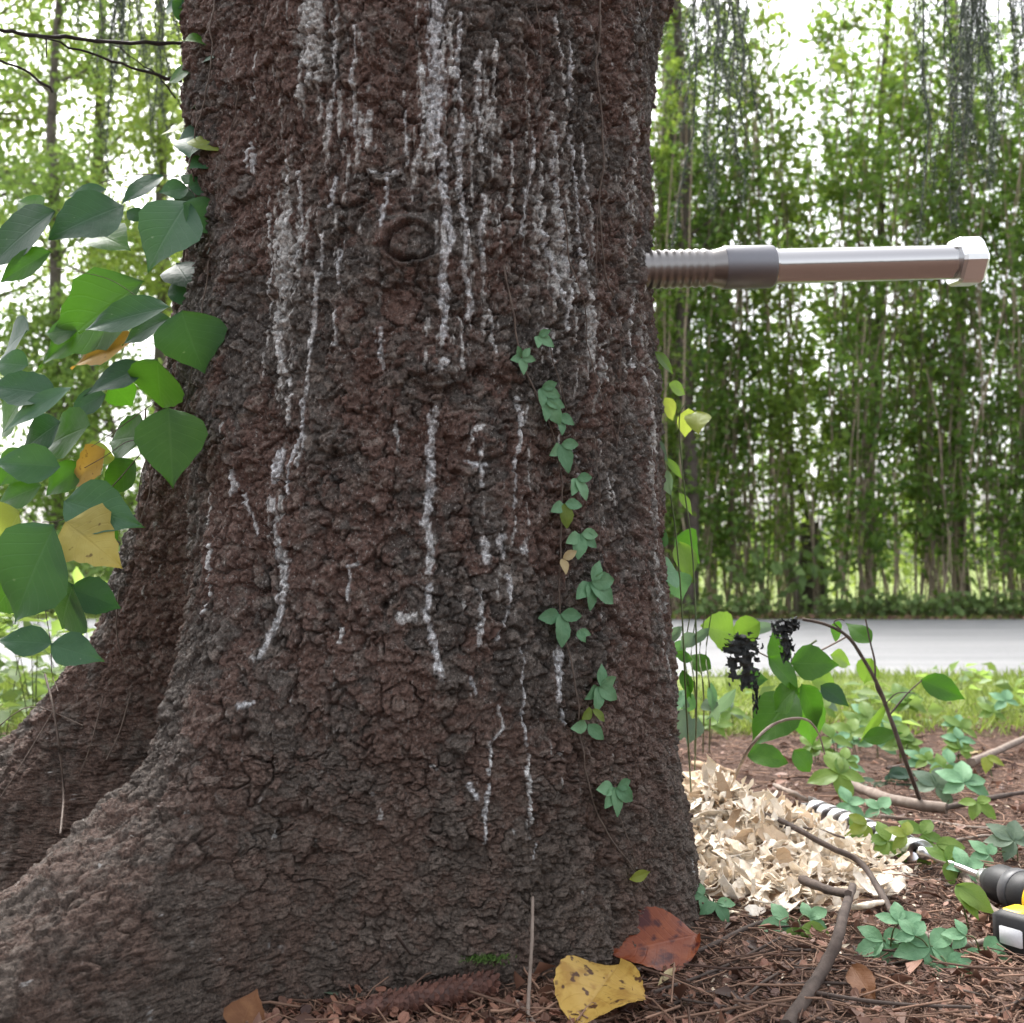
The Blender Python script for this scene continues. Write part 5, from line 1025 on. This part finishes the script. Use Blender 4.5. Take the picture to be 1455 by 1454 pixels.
# ================================================================== HEDGE ACROSS THE ROAD
def shrub_proto(seed, nst, hgt, nleaf, spread, r0_, lz):
    r_ = np.random.default_rng(seed); stems = []; LP = []; LD = []
    for s in range(nst):
        a = r_.uniform(0, 6.28); rb = spread * math.sqrt(r_.random()); b0 = np.array([math.cos(a) * rb, math.sin(a) * rb * .6, -.03]); ln = r_.uniform(.0, .42) * hgt * .35; a = r_.uniform(0, 6.28)
        n = 10; zz = np.linspace(0, hgt * r_.uniform(.75, 1.05), n); wob = np.cumsum(r_.normal(0, .040, (n, 2)), 0); wob[0] = 0
        path = np.stack([b0[0] + math.cos(a) * ln * (zz / hgt) ** 1.3 + wob[:, 0], b0[1] + math.sin(a) * ln * (zz / hgt) ** 1.3 + wob[:, 1], b0[2] + zz], 1)
        rr = r0_ * r_.uniform(.45, 1.15); mb = MB(); mb.add(*tube(path, (rr, rr * .75, rr * .35), 6, .06))
        nb = 14
        for k in range(nb):
            t0 = r_.uniform(lz, .98); p = np.array([np.interp(t0, np.linspace(0, 1, n), path[:, c]) for c in range(3)]); d = r_.normal(size=3); d[2] = abs(d[2]) * .7 + .25; d /= np.linalg.norm(d); bl = r_.uniform(.15, .55)
            tip = p + d * bl; mb.add(*tube(np.array([p, (p + tip) / 2 + r_.normal(0, .02, 3), tip]), (rr * .28, .0015), 4))
            m = int(nleaf / (nst * nb) * r_.uniform(.3, 1.8)); tt = .3 + .7 * r_.random(m); LP.append(p + (tip - p) * tt[:, None] + r_.normal(0, 1, (m, 3)) * r_.uniform(.03, .10)); LD.append(np.tile(d, (m, 1)) + r_.normal(0, .8, (m, 3)))
        stems.append(mb.arr())
    P = np.concatenate(LP); D = np.concatenate(LD); D[:, 2] -= .25
    N = r_.normal(size=P.shape); N[:, 2] += .8; N[:, 1] -= .4
    V, F = blades(P, D, N, r_.uniform(.055, .115, len(P)), r_.uniform(.034, .062, len(P)))
    return stems, (V, F)
PR = []
for q, (nst, hgt, nl, sp, r0_, lz) in enumerate([(12, 6.6, 2250, .20, .0115, .10), (9, 7.0, 2250, .18, .0130, .10), (14, 5.4, 2150, .26, .0100, .07), (5, 7.0, 1900, .14, .018, .11), (11, 5.8, 2200, .22, .0105, .08)]):
    st_, lf = shrub_proto(700 + q, nst, hgt, nl, sp, r0_, lz)
    sm = [mesh('stem', *s) for s in st_]; lm = mesh('foliage', *lf)
    for m_ in sm: m_.materials.append(M['hedge_bark'])
    lm.materials.append(M['hedge' if q % 2 == 0 else 'hedge2']); PR.append((sm, lm))
r_ = random.Random(77); q = 0; x = .5
HL = {0: 'many stemmed hedge shrub with bunched tan stems across the road', 1: 'tall hedge shrub with loose yellowish leaves across the road', 2: 'low dense hedge shrub with many very thin stems across the road', 3: 'hedge shrub with a few thick pale stems across the road', 4: 'bushy hedge shrub with slender stems across the road'}
def put_shrub(x, y, k, sc_, rot, label, group):
    e_ = empty('hedge_shrub', (x, y, -.02), label, 'shrub', group); e_.rotation_euler = (0, 0, rot); e_.scale = (sc_, sc_, sc_)
    for m_ in PR[k][0]: o = bpy.data.objects.new('stem', m_); col.objects.link(o); o.parent = e_
    o = bpy.data.objects.new('foliage', PR[k][1]); col.objects.link(o); o.parent = e_
while x < 6.6:
    k = r_.choice([0, 0, 1, 2, 3, 4]); put_shrub(x, 10.55 + r_.uniform(-.18, .22), k, r_.uniform(.9, 1.12), r_.uniform(0, 6.28), HL[k], 'hedge shrubs across the road'); x += r_.uniform(.17, .30)
x = .6
while x < 7.2:
    k = r_.choice([1, 3, 4]); put_shrub(x, 11.9 + r_.uniform(-.3, .4), k, r_.uniform(.95, 1.2), r_.uniform(0, 6.28), 'hedge shrub in the row behind the front hedge', 'back row of the hedge'); x += r_.uniform(.55, .95)
# dark old trunks in the hedge
for q, (px, w, Y, lean, lb) in enumerate(((982, 20, 10.3, -.01, 'dark leaning trunk in the hedge next to the spruce'), (1150, 44, 10.9, .0, 'thick dark stump trunk behind the broad leaved bush'), (1232, 12, 11.0, .05, 'thin dark trunk in the middle of the hedge'), (1368, 18, 11.3, .0, 'dark trunk behind the right part of the hedge'), (960, 44, 11.5, .0, 'mossy trunk rising behind the hedge beside the spruce'))):
    b0 = at(px, 860, Y); b0[2] = -.05; hh = 1.0 if q == 1 else 7.0
    n = 14; zz = np.linspace(0, hh, n); P = np.stack([b0[0] + lean * zz * 1.0 + .03 * np.sin(zz * 1.7 + q), np.full(n, Y) + .03 * np.cos(zz + q), b0[2] + zz], 1); rr = w * .5 * Y / FP
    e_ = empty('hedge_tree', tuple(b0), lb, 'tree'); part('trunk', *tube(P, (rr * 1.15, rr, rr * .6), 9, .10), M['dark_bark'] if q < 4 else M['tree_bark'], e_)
    mb = MB(); pts = []
    if hh > 2:
        for k2 in range(12):
            i = random.randrange(5, n); d = np.array([random.uniform(-1, 1), random.uniform(-.5, .5), random.uniform(.2, .9)]); tip = P[i] + d * random.uniform(.4, .9); part('limb', *tube(np.array([P[i], (P[i] + tip) / 2 + (0, 0, .05), tip]), (rr * .25, .004), 5), M['dark_bark'], e_); pts.append((P[i] + tip) / 2); pts.append(tip)
        pts = np.array(pts); Q = pts[rng.integers(0, len(pts), 1400)] + rng.normal(0, .16, (1400, 3)); V, F = blades(Q, rdir(1400), rdir(1400, .8), rng.uniform(.05, .09, 1400), rng.uniform(.03, .05, 1400)); part('crown', V, F, M['hedge'], e_)
    else:
        for k2 in range(7):
            d = np.array([random.uniform(-.25, .25), random.uniform(-.2, .2), random.uniform(.5, 1.4)]); mb.add(*tube(np.array([P[-2], P[-2] + d * .5, P[-2] + d]), (.02, .006), 5))
        part('sprout', *mb.arr(), M['dark_bark'], e_)
# broad-leaved bush at the hedge foot
def leafy(name, px, py, Y, n, sx_, sz_, size, mat, label, cat='shrub', group=None, zlift=.0):
    b0 = at(px, py, Y); b0[2] = -.01; top_ = at(px, py, Y)[2]
    e_ = empty(name, tuple(b0), label, cat, group)
    P = np.stack([rng.normal(0, sx_, n), rng.normal(0, sx_ * .5, n), rng.normal(0, sz_, n)], 1) + (b0[0], Y, max(top_, .05) + zlift); P[:, 2] = np.maximum(P[:, 2], .03)
    D = rng.normal(size=(n, 3)); D[:, 2] -= .6; D[:, 1] -= .5; N = rdir(n, 1.0); N[:, 1] -= .6
    V, F = blades(P, D, N, rng.uniform(.8, 1.2, n) * size, rng.uniform(.5, .75, n) * size, .15); part('foliage', V, F, M[mat], e_)
    mb = MB()
    for k2 in range(min(9, n)): mb.add(*tube(np.array([b0 + rng.normal(0, .02, 3) * (1, 1, 0), (b0 + P[k2]) / 2 + rng.normal(0, .03, 3), P[k2]]), (.006, .002), 5))
    part('stem', *mb.arr(), M['stem_green'], e_)
leafy('broadleaf_bush', 1145, 805, 10.15, 60, .20, .10, .15, 'cover', 'bush with broad light green leaves in front of the dark stump')
leafy('broadleaf_bush', 1085, 820, 10.2, 60, .18, .12, .11, 'cover', 'light green leafy bush at the foot of the bunched stems')
r2 = random.Random(9)
for q in range(34):
    px = r2.uniform(940, 1480); leafy('hedge_foot_plant', px, r2.uniform(852, 866), r2.uniform(9.95, 10.4), 22, .15, .045, .085, 'cover', 'leafy green plant at the foot of the hedge across the road', 'plant', 'plants along the foot of the hedge')
# leaf litter under the hedge
n = 3500; x = rng.uniform(-2, 8, n); y = rng.uniform(9.75, 11.2, n); P = np.stack([x, y, np.full(n, .015)], 1); V, F = blades(P, rng.normal(size=(n, 3)) * (1, 1, .2), rdir(n, 1.5), .07, .05)
tag(obj('hedge_leaf_litter', mesh('hedge_leaf_litter', V, F), M['litter']), 'brown leaf litter under the hedge across the road', 'leaf litter', kind='stuff')
# bright undergrowth behind the hedge
for q, (px, Y) in enumerate(((1000, 14), (1130, 15), (1260, 14), (1290, 13.2), (1400, 14.5), (1470, 14), (1340, 15), (1060, 13.5))):
    leafy('field_bush', px, 770 + r2.uniform(-25, 25), Y, 420, .55, .32, .10, 'left_tree', 'yellow green bush in the field behind the hedge', 'shrub', 'bushes behind the hedge')

# ================================================================== TREES LEFT OF THE SPRUCE, across the road
def bg_tree(px, Y, hgt, r0_, mat, label, nl, crown_z, cw, seed, lsize=.11, bark='tree_bark'):
    r_ = np.random.default_rng(seed); b0 = at(px, 840, Y); b0[2] = -.05; n = 12; zz = np.linspace(0, hgt, n); wob = np.cumsum(r_.normal(0, .05, (n, 2)), 0); wob[0] = 0
    P = np.stack([b0[0] + wob[:, 0], Y + wob[:, 1], b0[2] + zz], 1); e_ = empty('roadside_tree', tuple(b0), label, 'tree'); part('trunk', *tube(P, (r0_ * 1.2, r0_, r0_ * .35), 9, .08), M[bark], e_)
    mb = MB(); tips = []
    for k in range(22):
        t0 = r_.uniform(crown_z, 1); p = np.array([np.interp(t0, np.linspace(0, 1, n), P[:, c]) for c in range(3)]); a = r_.uniform(0, 6.28); ln = cw * r_.uniform(.5, 1.1) * (1.1 - .5 * t0)
        tip = p + np.array([math.cos(a) * ln, math.sin(a) * ln, ln * r_.uniform(.1, .7)]); md = (p + tip) / 2 + r_.normal(0, .08, 3); part('limb', *tube(smooth_path([p, md, tip], 3), (r0_ * .35, .006), 5), M[bark], e_); tips += [md, tip, (md + tip) / 2]
    tips = np.array(tips); Q = tips[r_.integers(0, len(tips), nl)] + r_.normal(0, cw * .17, (nl, 3)); D = r_.normal(size=(nl, 3)); D[:, 2] -= .5; N = r_.normal(size=(nl, 3)); N[:, 2] += 1; N[:, 1] -= .4
    V, F = blades(Q, D, N, r_.uniform(.7, 1.2, nl) * lsize, r_.uniform(.45, .7, nl) * lsize); part('crown', V, F, M[mat], e_)
bg_tree(215, 13.5, 9, .09, 'left_tree', 'yellow green young tree across the road close beside the spruce', 6500, .25, 1.5, 1)
bg_tree(120, 15.5, 10, .11, 'left_tree', 'yellow green tree with grey trunk across the road', 6000, .42, 1.7, 2)
bg_tree(75, 12.5, 9, .07, 'left_tree2', 'thin pale green tree across the road left of the roots', 3000, .35, 1.2, 3)
bg_tree(-20, 14, 9, .10, 'left_tree', 'yellowing tree at the far left across the road', 5000, .35, 1.6, 4)
bg_tree(-90, 13, 9, .12, 'left_tree2', 'green tree beyond the far left across the road', 3000, .25, 1.8, 5)
bg_tree(60, 11.6, 3.4, .05, 'left_tree2', 'dense low green tree behind the vine leaves', 4200, .2, 1.0, 6, .09)
bg_tree(170, 12.2, 3.0, .05, 'left_tree2', 'bushy low green tree behind the vine near the trunk', 3600, .2, 1.0, 7, .09)
bg_tree(-60, 12.0, 3.8, .05, 'hedge', 'dark green low tree at the far left behind the vine', 3600, .2, 1.1, 8, .09)
for q, px in enumerate((-40, 20, 70, 120, 180, 230)):
    leafy('roadside_bush', px, 815, 10.6 + .2 * (q % 3), 420, .45, .22, .09, 'left_tree2' if q % 2 else 'cover', 'low bright green bush on the far side of the road left of the spruce', 'shrub', 'bushes across the road on the left')
